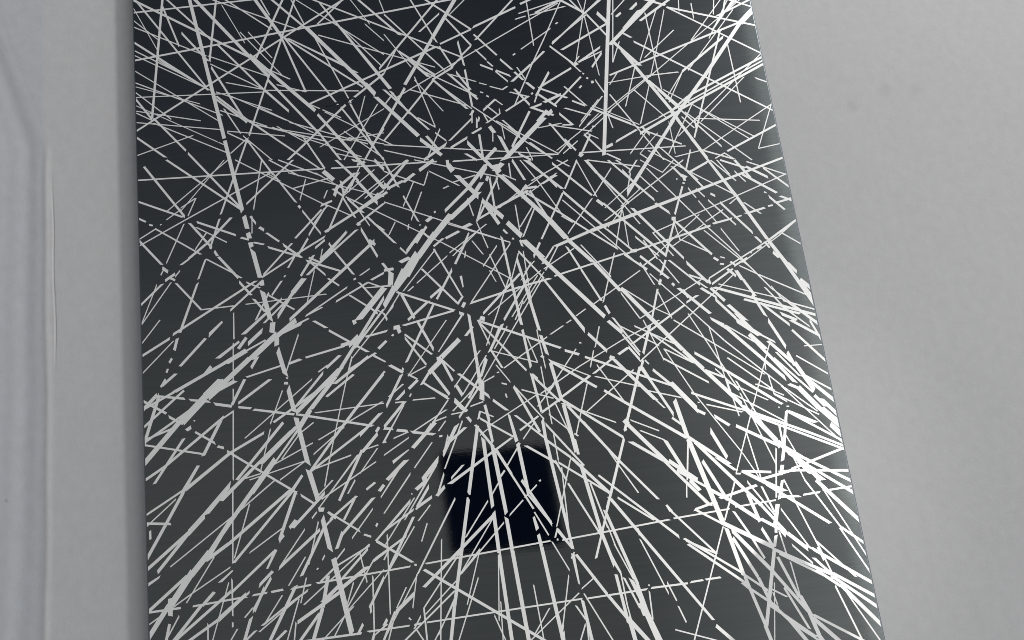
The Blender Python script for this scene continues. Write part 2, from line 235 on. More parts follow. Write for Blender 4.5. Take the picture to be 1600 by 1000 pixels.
# etched lines: ends (x, z) in tenths of a millimetre on the panel, widths at both ends in hundredths, level
LINES = """
-2962 6891 -2314 3247 397 455 0;1934 5876 1496 3421 460 440 0;1043 6812 -168 4995 473 467 0;39 -437 197 -2846 424 414 0;319 -457 587 -2970 395 385 0;
-3368 4278 253 6351 223 233 1;-3368 6674 -1955 4742 391 383 2;-3368 5102 409 5478 232 237 3;-2853 7170 -1782 5193 390 385 0;
-1770 -733 -2503 -2637 390 387 0;-2911 7170 -3209 4397 281 271 4;3368 3169 1249 2610 245 445 0;-560 -899 -1007 -2970 358 355 0;
1747 4694 2676 5509 432 731 1;1119 -850 1743 -2718 394 328 0;1043 -1185 1297 -2970 390 388 0;-2008 -517 -3073 -2324 333 329 0;
1054 -1215 2206 -2797 443 264 1;-3026 6534 120 4738 191 189 2;-3368 5682 -85 5714 198 199 3;-807 -522 943 -1801 289 284 1;
2731 -1354 3079 -2761 429 426 0;501 5986 2443 5096 279 279 2;-126 6392 1541 5101 273 272 2;-2438 -749 -3021 -2345 330 328 1;
-87 -466 -41 -1879 393 384 0;-1930 6728 -510 5074 222 256 0;-1372 6311 -2201 4083 216 207 4;419 -1235 366 -2923 297 297 2;
2768 -1544 3287 -2498 456 455 1;3280 6398 1513 5095 223 222 1;1874 383 2073 -452 541 561 0;-1531 5301 -909 4496 467 459 0;
-1277 6641 -2084 4967 255 250 4;-2676 6584 -1508 5259 255 253 5;-2327 6818 -2577 5002 246 242 1;-1186 6382 269 5052 227 226 2;
1028 -82 1826 -1305 340 270 0;3368 5715 2123 4944 298 296 0;280 6821 -1391 5314 190 188 4;685 2383 1246 1688 472 465 0;-2146 5023 -1489 4287 425 418 0;
278 6915 1515 5104 189 188 3;1452 1965 1975 1252 438 497 0;-3368 5833 -2131 4988 277 273 5;-1641 -316 -1523 -1005 593 582 0;
-1354 5576 -672 4449 198 421 0;2067 -482 920 -2970 151 146 2;1673 2966 2295 3733 436 377 0;-1467 4242 -841 3328 310 405 0;
-990 2765 -1905 2036 342 334 0;-987 6963 -121 4941 180 178 5;2753 -1400 3368 -2098 423 420 1;1693 4333 3207 4799 222 264 1;923 3923 440 3492 598 591 0;
321 5876 -770 4698 241 236 0;371 3337 836 2765 522 515 0;3250 4833 2707 4195 460 452 0;-1552 4370 -126 4893 224 266 1;-318 84 -560 -899 369 358 2;
492 553 611 -508 376 304 0;2014 4702 3368 3723 232 190 2;1875 4601 2316 3805 406 363 0;1213 -1164 1390 -1779 541 537 2;-3368 3715 -1453 3617 179 180 1;
-2131 674 -2587 141 538 436 0;2319 5752 1124 4776 222 219 4;-945 2154 -1487 1414 297 420 0;2149 7111 1750 4480 124 122 3;
-614 -268 -919 -2970 121 118 2;-3368 6593 -1888 5303 166 164 5;2394 1860 3368 1453 307 306 0;-2746 1391 -3036 1127 818 811 0;
3368 4268 2365 3837 290 286 0;-564 2567 -714 2363 1103 1329 0;1944 328 2470 -336 351 377 0;2751 4247 2255 3700 418 412 1;-1960 932 -2668 345 224 439 0;
806 5187 2977 5719 136 136 5;-98 -108 -822 -680 333 326 0;636 -977 725 -1818 330 386 0;-936 2254 -1221 1953 733 727 1;1128 950 1874 383 289 350 1;
-837 4374 -427 3869 424 489 0;-1434 1488 -1902 1098 489 483 1;2434 1444 2941 849 371 366 0;-3368 5862 -2624 4697 210 205 0;
2295 -1399 2452 -2106 395 393 0;3368 4309 1923 3684 182 178 3;-29 539 25 -109 466 397 0;2515 -745 2305 -1429 393 385 1;-3035 1143 -3368 800 584 577 1;
-2618 -498 -3368 -1023 301 298 0;-1109 -859 -1644 -1874 239 237 0;2979 4726 2481 3507 209 203 4;-841 -864 -833 -2374 178 177 1;
2465 642 2741 245 556 551 0;1840 -1356 2347 -1907 356 354 0;-3368 6187 -1595 5265 133 132 6;650 -1193 583 -2970 149 149 2;
-2041 1904 -2324 1677 732 727 0;200 -786 344 -2970 120 118 0;991 5175 1887 5559 267 268 1;798 267 904 -397 405 368 0;-176 2956 -400 2721 851 743 0;
-113 627 -97 -33 405 367 0;1129 5718 298 4921 222 219 0;-2116 6832 -1538 5331 159 157 6;635 -1191 -111 -2741 147 147 3;-2965 -282 -3167 -544 768 761 0;
965 -195 1177 -915 339 333 1;-1112 -887 -1835 -2860 119 119 1;-2323 1693 -2651 1427 595 590 1;-1996 368 -2596 -51 343 338 0;
-824 -994 637 -966 169 171 3;-153 757 -311 114 376 369 0;-3368 5311 -2608 4667 249 246 2;-2216 2484 -3068 2025 240 270 0;132 3168 -198 2906 587 582 1;
1292 612 1647 162 414 441 0;-168 4995 -514 4478 395 390 3;-1905 1051 -1820 590 522 516 0;-197 -1009 464 -2970 118 117 1;-1013 3664 -518 4440 207 318 1;
-1974 4715 -1458 4009 278 274 0;2458 3472 2802 2805 215 424 1;3368 4352 2496 3991 255 252 0;-694 2411 -824 2240 1399 828 1;
2660 1333 3029 798 370 366 1;-2029 -843 -2317 -2612 134 133 1;-2873 -567 -3368 -1089 334 330 1;-871 -558 -1984 -2207 120 118 2;
1408 2891 1970 2245 245 310 1;2279 3847 2575 3257 362 357 2;1456 -1344 3183 -2009 128 128 3;2073 -452 2510 -730 458 456 3;
2538 -1401 2855 -1911 394 392 1;2440 5077 3368 4746 239 238 3;-3073 3909 -2314 3256 236 233 2;-797 3812 1018 3487 127 127 1;
952 141 1633 -525 217 275 0;2149 1035 2465 642 462 458 1;3141 2104 3368 1592 416 411 0;2570 518 3368 99 257 255 1;-1764 5191 -960 4502 219 216 2;
-25 1800 761 1424 263 261 0;-1998 338 -2576 -243 281 276 1;2741 245 3000 -51 582 578 1;-1487 2920 -811 3280 278 317 0;3368 5923 3037 4898 212 211 1;
-3230 6065 -2549 5253 214 212 2;2440 5077 3368 4406 198 195 5;-3187 -712 -3368 -1444 299 297 2;3021 -1145 3368 -2308 186 184 0;
659 -922 1374 -2440 134 133 1;-3021 464 -3368 -87 346 340 0;2540 -132 3095 -579 315 312 0;987 1306 1805 915 261 227 0;1262 1257 1624 793 359 388 1;
2802 2805 3043 2290 388 383 0;-2032 1019 -2508 522 321 316 1;3040 -163 3368 -574 416 412 0;3054 6237 1820 5059 128 127 4;
2563 -1433 3368 -2098 208 207 2;-1163 4318 -1812 3759 254 250 1;-2601 1144 -3211 715 291 287 0;-2732 -726 -3368 -1077 297 295 0;
2138 -520 2460 -944 403 399 0;-380 2753 -567 2533 742 737 1;1612 3907 3368 5149 106 92 4;-2847 3958 -2306 3255 233 246 3;1539 2314 2478 2516 203 239 0;
-1764 5191 -1244 4328 211 207 3;-786 -471 410 -410 175 176 1;-2544 1688 -3072 1447 364 361 0;1699 2803 2145 2198 314 241 1;684 924 1253 467 287 284 0;
687 2143 1025 1573 233 394 0;167 601 -484 234 217 337 1;1519 1144 1272 535 317 311 2;1794 949 2016 649 555 551 1;-1895 971 -2271 645 416 412 1;
2456 -1046 2090 -2970 106 104 2;2879 -791 3368 -1156 337 335 0;2813 127 3368 -316 224 349 0;-2585 1483 -2747 1360 985 981 2;
2095 -500 2181 -953 435 430 1;-1370 3612 -264 3557 180 180 1;-1489 -768 -2765 -1864 119 118 2;1606 198 1980 -276 284 374 1;752 836 1160 269 286 282 1;
709 873 769 394 412 407 2;-1487 1414 -1761 1112 486 482 2;2500 -744 3012 -1042 333 331 0;3069 -1137 3368 -1527 401 397 0;
2758 -1372 3368 -1783 267 265 2;-2556 788 -2997 491 350 378 1;215 540 261 43 405 369 0;-2122 -902 -2693 -1349 266 266 2;478 2185 570 1628 328 355 0;
2346 7 2711 -230 345 531 1;-2171 4232 -1486 3621 243 171 0;-2586 807 -1945 331 238 235 2;1805 771 1874 383 482 477 2;-3307 3861 -2905 3256 262 258 0;
-2568 -832 -3368 -1976 135 135 0;3368 2985 1871 2509 121 119 2;822 2784 974 2556 684 680 1;-2571 484 -2825 230 473 563 1;
-1888 1080 -1168 879 248 248 2;-1803 -786 -2216 -1249 299 297 2;-541 -748 -1383 -1383 175 175 3;3000 4645 2475 4280 289 285 0;
-2563 4927 -2221 4238 239 235 0;-114 1877 -86 1340 322 349 0;-2491 5198 -1999 4573 228 225 0;3051 747 3227 501 598 595 0;
-2586 155 -2795 -129 405 617 1;1164 -899 1216 -1193 454 751 3;-2219 4054 -2537 3239 207 203 4;1133 6689 1522 5094 109 109 0;
2397 972 2817 631 330 328 0;1705 -600 2198 -1028 273 271 0;-2615 1519 -2778 1363 657 915 3;-2951 112 -3368 -194 342 338 0;3230 517 3368 354 826 824 1;
-3166 -516 -3368 -790 518 513 1;615 -910 -620 -1792 116 115 2;530 2592 702 2381 644 641 1;-1798 5214 -1575 4523 242 238 5;
-1199 886 -1786 524 254 251 0;-661 5347 -70 4597 183 180 4;-1582 -614 -2015 -845 355 352 2;-2628 -411 -3165 -1957 106 104 1;
3368 4922 3204 4779 790 787 2;2182 4104 2752 3373 185 182 2;-72 3380 126 3115 516 513 0;2612 1962 1527 1192 113 142 1;2184 -939 2305 -1429 338 334 2;
-2794 -114 -2966 -296 679 675 2;2775 6590 2569 5012 107 106 2;-2158 2368 -2096 2059 540 536 0;-454 2027 -784 1465 262 257 0;78 3736 327 3396 385 417 0;
714 339 1048 -54 311 339 1;-1849 5846 -704 4860 112 110 5;1252 5264 117 4710 133 131 0;-1814 -520 -931 -478 203 175 1;974 2556 1216 2267 444 442 0;
2364 448 2763 196 353 351 2;1011 3063 1400 2609 279 277 1;2932 81 3368 -205 319 317 2;-1817 528 -1745 231 574 510 1;2460 -944 2731 -1354 339 335 3;
1877 398 2235 90 351 348 3;2382 3835 1913 3620 321 319 3;1239 3479 2372 3424 163 127 1;1216 2267 1447 1932 406 403 1;-1392 5177 -169 4647 133 113 2;
1046 -1072 1200 -2267 135 134 2;-1952 347 -2139 -93 342 337 0;3095 887 3368 588 401 399 0;1018 3487 -96 3541 109 180 2;1977 153 2156 -252 381 346 1;
-3220 1433 -3368 1000 352 349 0;3009 -1057 3368 -1372 336 334 1;-15 522 289 -96 248 213 2;-1216 4296 -813 3640 207 204 0;2660 5324 3368 4979 201 201 2;
351 2217 401 1707 294 323 0;-2234 2816 -2174 2513 514 510 0;-2966 99 -3284 -239 343 339 1;1760 4957 1218 4693 262 260 1;2679 1699 3217 1482 272 271 1;
-854 3175 317 2617 121 120 2;1285 2623 848 2484 342 340 2;1252 459 1051 -32 280 306 2;2892 4737 3368 5289 212 214 0;632 1309 1061 990 291 290 0;
-2996 -293 -3368 -571 336 332 1;-741 4447 -311 3929 231 228 0;-1971 2261 -2373 1944 236 368 1;-1749 -38 -2154 -340 306 303 0;
209 186 445 -258 307 304 1;-1986 -635 -2433 -1838 120 119 0;1475 1378 2070 1713 224 226 1;1540 2323 798 2172 203 202 2;-94 -79 -87 -466 397 393 2;
1788 4728 2038 4408 376 374 2;-3368 4663 -2017 4569 112 113 2;2893 526 3368 184 261 259 0;-1841 2028 -2059 1873 569 566 1;
-822 2257 -953 2062 728 559 2;983 -789 1035 -1241 333 329 2;-2182 -176 -2618 -513 275 272 1;-12 1773 391 1241 227 224 1;-1297 649 -1548 207 314 279 0;
1676 -545 2172 -923 243 241 3;3368 3547 2801 3312 246 244 0;-1719 70 -1666 -240 480 476 0;3067 988 3203 696 467 464 1;3368 106 2830 -30 271 269 3;
1530 3362 1945 2862 214 247 1;2372 -1238 2748 -1570 299 297 3;-1898 925 -2363 368 255 157 3;638 1292 698 906 384 381 1;673 2161 -65 1176 131 111 2;
-2875 1280 -3368 991 261 258 2;1396 2698 2320 3269 135 138 0;452 2239 31 1868 265 262 1;-2091 -1018 -1435 -1013 225 225 3;
-536 -816 -1232 -1845 119 118 4;245 1098 445 621 286 282 0;-1986 3644 -2915 3214 144 142 5;1615 5883 1046 4854 125 124 4;991 2976 1684 2176 139 137 1;
1934 6427 1516 5114 106 106 6;3368 -111 2843 -44 276 275 4;-1013 1388 -1326 1059 323 320 0;-857 -29 -1135 -481 276 272 0;2140 -595 2314 -984 342 338 0;
1647 398 1801 51 382 379 0;3015 -1028 3368 -1278 334 332 2;1652 193 1899 -22 440 438 2;-2995 982 -3291 581 289 285 1;2159 -237 2429 -467 405 403 0;
1659 4109 2118 3293 163 142 2;1008 3534 2124 4283 105 107 1;658 3466 1008 3099 283 281 0;-1220 196 -1558 -121 309 306 0;-812 2196 -253 1936 232 231 3;
2457 603 2853 404 322 321 2;2559 1495 2771 1311 508 507 0;251 3469 38 3233 448 445 1;-445 93 -871 -558 184 181 0;-2269 3321 -1762 3753 211 214 0;
3368 4393 2315 3545 106 103 1;289 5079 781 5269 268 270 1;634 -563 880 -965 301 298 0;-1653 1305 -2125 1031 259 257 0;2145 5081 1933 4868 470 468 0;
-1719 -41 -1951 -438 307 304 1;1147 286 1492 -155 251 248 0;-2780 1332 -2989 1137 490 487 4;2035 1895 2313 1592 341 339 0;
-2803 2530 -2997 2036 232 294 1;-1432 5152 -1102 4330 157 154 3;-1157 1567 -1509 1336 327 324 0;1768 2081 2407 1298 119 151 0;
-2042 1749 -1980 1482 500 496 0;-1245 3279 -291 2655 137 102 2;2115 2612 2439 2206 263 260 1;1982 821 2456 595 258 257 1;
-932 -1037 -475 -1861 144 143 5;938 3396 1305 2992 248 246 0;-1679 298 -2004 9 311 308 0;-2360 3824 -1434 3195 121 119 2;
-2016 4588 -1006 4463 131 131 2;-561 839 -802 619 410 407 0;-2350 1778 -2561 1674 564 562 1;-1594 2571 -1159 2907 239 241 0;
-1112 4322 -873 3720 205 203 2;1391 3234 1674 2859 282 280 1;3043 2290 3190 2012 419 417 1;1967 3420 2803 2814 110 144 3;3079 2303 2361 1958 166 164 2;
-2978 1451 -3368 1143 263 260 1;527 2179 232 1777 262 259 1;2552 -794 3003 -1085 243 241 2;-217 4509 121 4120 252 250 0;2531 -821 2668 -1217 311 308 0;
-2634 1109 -2817 790 352 349 1;1975 1252 2149 1035 464 462 2;452 2103 -85 1991 234 233 2;389 2801 519 2636 613 611 0;163 3075 305 2793 406 404 0;
524 -416 1247 -375 176 177 2;-3368 4832 -2469 4351 126 125 3;-1267 2894 -1560 2601 308 306 1;-545 4884 -178 4552 257 256 0;
-724 4636 -1126 4351 259 256 1;-563 3611 -841 3320 314 312 2;-1761 1112 -1898 925 545 541 4;-956 2038 -1275 1680 231 294 1;650 101 899 -426 216 214 1;
1590 -273 1962 -721 217 214 0;779 4014 542 3626 277 274 1;-1531 833 -1819 498 285 282 2;350 3303 78 2847 237 234 1;38 3233 -238 2999 346 343 2;
-253 1936 -780 1842 233 231 1;-414 3831 -206 3623 422 420 2;1714 93 2090 -183 312 217 3;-1326 -428 -1595 -598 389 387 3;-307 -657 -734 -1598 120 118 2;
1011 3063 719 2578 218 215 2;-1964 1352 -1917 1108 495 492 3;2840 1245 3051 990 371 369 0;-3192 4399 -2867 3990 235 233 0;1310 421 1606 198 346 313 2;
2242 4097 3112 3450 113 112 2;1431 3975 1837 3740 260 259 3;-2527 4582 -2171 4227 243 241 1;-538 2410 -206 1997 231 228 0;
-3368 961 -2817 808 212 212 2;648 3124 293 2971 314 312 1;200 3035 355 2858 515 513 2;1594 1005 1773 632 292 290 1;2087 1619 2460 787 117 147 2;
3065 -197 3368 -892 160 157 1;-3368 4970 -2474 4259 106 104 5;1919 3225 2415 2541 142 140 1;510 692 827 248 220 218 2;-2825 230 -2982 86 563 560 2;
167 4152 868 3514 127 125 3;-1231 -206 -873 123 213 277 0;2083 1214 2397 972 298 297 1;-2155 4212 -1389 3919 144 144 2;2913 3035 3234 2789 292 291 1;
-354 790 -515 522 377 374 0;3102 1326 3368 986 272 270 0;-1318 -1031 -1467 -1441 267 267 0;2106 433 2222 153 386 383 0;-1523 1882 -1153 1616 255 254 2;
2192 5036 2225 4099 125 122 3;880 -965 1077 -1261 327 325 3;-395 2607 -158 2067 198 195 0;3368 5455 2644 4648 107 106 0;-566 481 -740 304 467 464 0;
21 -146 39 -437 397 394 2;584 309 1007 -19 216 215 2;904 -397 981 -701 368 365 3;2869 1061 3184 682 235 233 0;313 2652 351 2217 264 262 1;
2622 2755 2901 2386 249 247 0;2083 -220 2460 -141 297 298 2;-496 3603 367 3310 125 125 2;-237 1636 -432 1463 552 323 0;2430 3811 3044 3183 130 128 3;
2097 4228 2374 3892 261 259 1;403 1657 439 1267 290 287 1;-3368 5501 -2608 5067 129 128 1;-1115 3442 -921 3169 337 335 1;434 1203 487 813 287 284 0;
-2182 6133 -1904 5482 158 158 1;-2131 1460 -2455 1260 294 292 0;838 5302 1225 5445 270 271 0;-2864 5374 -2594 5004 245 243 2;
-479 2835 -675 2606 372 370 0;117 4710 -649 4323 131 129 2;2887 535 2794 192 314 311 3;-39 4555 244 4218 253 251 0;2063 3482 2432 3028 127 251 2;
-283 1291 -3 1024 286 284 0;-1768 4185 -964 3841 126 126 2;-1821 3616 -849 3231 105 105 2;2407 1298 2908 764 151 149 1;-3060 5725 -2895 5216 206 204 0;
2354 -201 2426 -481 379 376 1;-3368 3474 -2922 3253 220 219 1;-2746 1949 -3008 1696 301 298 0;-1722 5176 -1176 4813 167 166 1;
2844 -39 2485 -95 300 299 0;-1294 -227 -1946 -697 136 134 2;-1956 4151 -1043 3704 107 106 3;2881 1456 3007 1159 337 335 0;
-1330 622 -1751 156 220 124 1;-1610 1461 -1898 1161 260 258 1;-1689 5153 -1005 4678 129 128 4;-2400 -867 -2804 -1185 208 207 2;
-201 4498 -510 4157 233 231 1;-2528 4545 -2213 4237 243 242 2;-1705 -468 -1770 -733 392 389 3;1669 1470 2064 1110 200 198 0;
-3194 4344 -2439 3915 123 122 1;682 -969 1254 -957 171 200 4;1363 3273 1754 2620 140 138 2;-359 4650 239 4257 148 147 1;-874 512 -1076 345 406 403 0;
-1231 -206 -905 -444 291 231 1;2932 -150 3192 -636 192 190 0;613 3111 947 2840 245 244 0;-1733 2451 -1855 2314 573 571 0;
-2596 -51 -2843 -196 368 366 3;-2223 941 -2556 788 287 285 0;-2015 4597 -1768 4313 279 277 1;-2867 704 -3028 465 317 410 2;
2538 -1100 2703 -1493 246 244 0;-3122 5073 -2608 4667 160 159 3;1381 4351 1043 4049 232 230 0;2731 -125 2933 -753 159 157 1;
-1855 2314 -2022 2083 367 365 1;146 4581 176 4151 243 240 2;2880 784 3368 165 133 131 2;-3368 5157 -2558 4642 108 107 5;976 -226 817 -622 244 241 4;
2901 525 3154 383 357 356 1;-586 438 -943 -48 218 123 1;-2785 3184 -2393 2994 236 235 0;-2432 3191 -2697 2936 280 277 1;
-2152 2477 -2488 2206 239 237 1;1700 2278 1955 2007 275 274 0;-2232 4046 -1972 3606 168 232 2;1292 4466 936 4288 257 256 0;2362 783 2872 418 163 162 0;
-3368 4370 -2460 4180 109 109 2;-836 1078 -1061 853 319 317 0;-1313 -269 -1622 -551 243 240 3;-451 4776 -249 4542 326 324 4;
-3210 3162 -2758 2831 180 179 0;3011 4901 3368 5195 217 218 5;2835 1646 3089 1381 274 273 2;-2311 1180 -1919 1084 249 249 2;
-2969 -583 -2472 -560 201 202 2;-842 1351 -1020 1053 288 286 0;3107 1429 3368 1236 307 306 0;1763 1196 2174 902 197 196 0;
-1262 -378 -942 -197 329 211 2;-889 6281 -658 5377 106 106 0;-1048 3043 -780 2714 234 232 0;-2492 233 -3164 -204 124 122 2;2463 762 2684 35 130 128 3;
-3 5231 247 4859 220 218 1;395 2573 -76 1998 133 131 0;1608 -350 2158 -328 177 178 1;-1326 1059 -1531 833 320 317 1;3166 4962 2547 4290 107 105 4;
-1389 4261 -698 3791 107 124 3;2432 -452 2665 -616 339 338 2;-55 1190 -82 1002 443 567 1;2665 -616 2833 -785 404 402 0;3368 3790 2559 3359 106 104 0;
-1724 1410 -2411 910 114 112 0;3368 2466 3051 2289 265 264 3;2162 2153 2353 1908 310 308 0;410 3946 1019 3496 127 126 4;2314 -984 2399 -1255 339 336 4;
-1973 4144 -1129 3897 109 108 4;3368 5061 2976 4905 226 225 6;-427 -379 -841 -864 151 148 3;-633 1865 -502 1561 288 286 2;
-143 3744 -396 3591 321 320 0;2470 -336 2640 -583 315 313 1;-2859 3181 -2642 2886 258 256 0;-1772 1634 -1369 1707 229 230 0;
1007 1109 684 924 253 251 2;-857 2059 -1316 1571 165 114 0;-7 -187 -468 -608 151 149 0;-917 -725 -1111 -873 385 383 3;-1347 6145 -827 5248 90 90 5;
-1839 2312 -2161 2034 236 201 2;-1080 997 -1300 804 319 317 1;-291 2655 349 2200 119 117 3;-3368 4564 -2468 4010 88 87 3;2401 1126 2807 744 166 165 0;
-2550 436 -2583 -243 137 135 4;-939 4546 -839 4402 528 526 3;-1117 2911 -972 2590 263 261 1;-2997 499 -3368 303 220 218 3;
1076 2215 1238 1856 234 232 0;-540 1346 -392 1095 315 314 0;609 260 595 -403 124 152 1;-1313 3700 -1099 3440 273 271 0;-2233 -417 -2420 -695 274 271 0;
-766 2166 -661 1902 322 320 0;2115 2612 1961 2246 231 229 3;-1355 3363 -1124 3533 317 319 1;-231 2364 -417 2073 264 262 1;
-1054 1105 -1704 807 128 126 0;-2471 -531 -2747 -725 271 269 3;-1377 1400 -1610 610 111 109 3;211 1738 49 1470 291 289 2;
-1502 3168 -1793 2888 226 224 0;-3368 4193 -3081 3939 237 236 0;164 829 209 557 251 405 2;-1644 4013 -1436 3615 169 234 0;
2626 -340 2565 -529 458 456 0;-1185 3200 -579 3613 123 124 3;-2582 2784 -2391 2534 288 286 0;2924 -722 3234 -1092 187 186 2;
2673 -1189 2753 -1400 400 398 4;289 508 582 294 248 247 1;2874 1939 3368 1641 156 155 1;3114 -1215 3368 -1739 155 153 1;
-2141 2535 -1829 2840 204 206 1;333 2202 25 1538 131 112 4;-3368 5215 -2856 4866 144 143 0;665 3122 822 2784 239 237 3;-2381 1490 -2518 1252 324 322 0;
1045 4447 870 4182 281 279 1;-824 4288 -1229 3690 124 122 1;460 1160 680 893 256 255 3;-1313 1408 -1596 1219 260 258 0;3030 4564 3045 3851 125 123 4;
-1458 4009 -1263 3694 238 237 1;-3368 3040 -3154 2767 255 253 0;333 3450 373 3355 856 854 3;3292 5344 2840 4644 106 105 7;
-849 2413 -869 2279 652 650 0;-510 4157 -793 3857 214 212 2;1686 1551 1572 1268 288 286 2;-2435 3833 -3083 3339 108 107 4;2766 211 2932 81 417 416 4;
3042 1689 3368 1362 138 240 2;1325 1670 1542 1288 232 164 0;-3019 2556 -2774 2244 220 219 0;-1696 2635 -1357 2483 234 233 2;
-86 1340 -78 1129 413 411 3;1105 -92 1423 -342 215 213 1;-1121 -160 -1156 -881 121 119 3;629 5781 54 5264 112 112 1;2507 1661 2655 1483 375 373 0;
2388 1734 2562 1511 306 305 1;-1167 532 -1714 242 125 154 2;3177 -634 3368 -1048 190 188 1;-1592 -555 -1767 -691 389 387 1;
-1376 4325 -1055 4390 262 262 99;-452 1433 -573 1334 549 547 1;2277 1951 1596 1628 115 113 1;868 4564 635 4381 290 289 0;
-1455 2917 -1279 3265 218 221 1;-88 4918 260 5053 228 229 0;1052 1537 1217 1336 329 327 0;-499 2066 -727 1893 299 297 1;423 3769 499 3558 380 378 2;
-3072 1447 -3368 1315 262 261 1;-2158 2511 -1797 2707 206 207 2;-1305 2307 -1743 2058 169 168 0;-2570 4966 -2015 4597 127 126 3;
2220 -1074 2456 -1277 270 269 0;125 4157 -468 4415 129 130 3;2571 1561 2701 1378 339 405 2;1987 2200 2260 1902 207 205 0;
-2075 2826 -1750 2684 235 234 0;1538 5082 1126 4795 167 165 3;-2416 1876 -2637 1731 267 365 0;2374 -96 2600 -473 190 189 3;864 75 971 -361 186 184 1;
-84 1146 -323 857 223 221 2;2402 -1241 2563 -1433 332 331 5;1978 -108 2159 -237 373 372 4;-1378 231 -1653 40 247 245 0;2012 809 2378 181 114 112 0;
-1128 799 -1298 633 348 346 2;-1142 5246 -742 4729 127 125 1;-1713 2029 -2041 1904 167 300 2;-175 768 -15 522 280 278 3;
-2333 2251 -1519 2260 100 101 3;-3098 1991 -3368 1850 269 268 0;-2509 1188 -2541 526 124 122 3;225 813 492 553 220 219 1;-121 824 184 606 218 218 0;
-855 3161 -1155 2959 227 225 1;-1455 3590 -1354 3479 543 542 2;-2475 1486 -2651 1412 426 424 0;1312 3388 1854 3251 145 145 0;
2449 1888 3084 1650 120 119 0;-1186 -548 -1343 -801 271 269 0;-295 3579 -457 3480 426 424 0;2277 1297 2743 914 134 133 0;694 875 1198 623 143 142 4;
2550 584 2280 -8 124 122 1;3000 -51 3087 -169 547 546 2;476 555 714 339 250 249 2;2853 404 3100 279 289 288 4;-1557 2635 -1267 2894 205 206 2;
214 3812 223 3518 272 270 3;704 325 488 -286 124 122 3;-41 2677 -193 2419 266 264 0;2870 -981 3066 -1151 306 304 3;-1971 3615 -1760 3278 199 198 1;
288 4991 510 4712 221 220 1;1451 1120 933 766 126 125 2;1521 5084 1581 4346 107 105 2;-776 1717 -589 1417 223 221 1;3100 279 3368 133 257 256 0;
973 3852 1161 3534 213 211 0;2273 1463 2362 783 115 113 3;2770 1739 2865 1500 305 304 3;-3173 -486 -3178 -642 502 500 2;466 2478 689 2159 202 200 1;
947 2840 1230 2595 209 208 1;2534 3911 2180 3358 120 118 4;2545 3872 3071 3418 112 111 3;3250 610 3368 454 398 397 0;-2459 274 -2811 -156 141 139 5;
1639 4677 1379 4524 257 256 0;2714 186 2625 -280 141 185 2;2977 1781 3368 1379 138 137 1;2851 1219 2550 584 111 109 3;-2181 1962 -2331 1841 401 399 0;
2623 -35 2346 7 275 275 0;-178 1885 -457 1531 228 113 0;-1796 2715 -1491 2869 225 226 1;-814 3622 -691 3320 236 234 4;-2441 -521 -2733 -740 211 209 4;
-773 1750 -523 1515 224 223 2;-295 822 -514 383 157 155 0;605 -552 626 -832 365 181 1;-2591 5065 -1972 4753 111 110 3;-3097 -652 -3368 -1080 151 151 3;
887 4581 626 4098 140 138 1;-674 4421 -495 4137 228 227 3;1258 -500 1449 -1021 138 136 0;-1289 -520 -1318 -1031 150 148 1;
2963 3119 3175 2971 293 293 1;-3368 4502 -2699 4313 109 109 0;-1092 2332 -1429 2170 203 202 0;3138 4144 2581 3680 105 104 1;
266 3313 279 2990 235 233 0;1400 2609 1642 2337 208 206 2;373 3637 239 3516 419 418 4;-2301 3193 -2275 3050 519 518 0;-2235 5314 -1810 4740 106 105 0;
2261 2977 2131 2680 233 231 2;1094 4754 1324 4511 225 224 0;2545 3722 3211 3621 112 112 5;-3267 1431 -2973 1368 250 250 2;
-403 4560 -240 3958 121 120 0;-1259 3316 -1091 3529 276 278 3;177 3270 79 3147 478 476 2;-1907 -573 -2372 -885 134 133 1;
-1040 1087 -1716 1075 111 110 2;1272 1643 1397 1503 399 397 1;1548 5091 1730 4813 226 224 5;159 4004 -105 3776 213 212 0;253 44 439 -250 214 212 2;
1543 1141 1771 616 130 129 3;908 4273 1200 4121 225 224 2;2402 2472 2807 2024 123 122 0;-109 -137 -484 -621 122 120 3;1528 1557 1906 1326 167 166 3;
1985 3639 2334 3450 185 184 1;3056 5507 2941 4929 124 124 1;-1405 2703 -1230 2433 228 227 1;-124 -896 -162 -1597 105 104 0;
-1083 700 -847 1048 220 127 1;1665 5097 1769 4956 417 416 2;419 3458 325 3378 591 590 1;2859 3205 2990 2989 289 287 2;579 1578 617 1376 355 353 1;
-761 4224 -1469 3864 92 91 5;2335 3766 2463 3453 215 214 0;-850 37 -1148 -127 213 212 2;3292 350 3368 255 592 590 0;1828 -294 2071 -460 246 245 4;
-2375 4564 -1800 4212 107 107 1;1043 438 1311 -72 110 140 3;-2552 3191 -2664 2880 219 217 2;2261 -67 2093 -425 183 181 5;2215 -317 2618 -302 178 179 4;
754 2152 452 2103 235 235 3;524 3482 629 3243 276 274 0;1823 1912 1717 1614 227 225 2;-1075 1598 -1356 1462 229 228 1;2445 885 2611 481 164 162 4;
2715 2156 2977 1781 156 155 3;2972 -32 3117 -173 352 351 5;2676 1331 2808 1167 337 336 2;-2915 3214 -3368 3000 142 141 1;3180 -620 3368 -788 282 281 2;
-1375 -1007 -989 -1002 197 169 3;668 2247 78 1846 100 98 5;2450 391 2515 -98 144 142 3;1203 3401 1033 3096 203 201 1;1443 2343 1252 1838 131 129 3;
1293 -951 1644 -952 200 201 1;-2077 4398 -1524 4036 107 106 0;3145 3080 3368 2848 219 218 1;-2836 -756 -2856 -1234 147 146 2;
-2364 1508 -2013 1583 195 196 1;-843 3302 -1125 3123 211 210 3;968 4002 849 3885 422 420 1;-2525 4629 -1945 4345 109 108 3;20 4625 -218 4500 260 259 2;
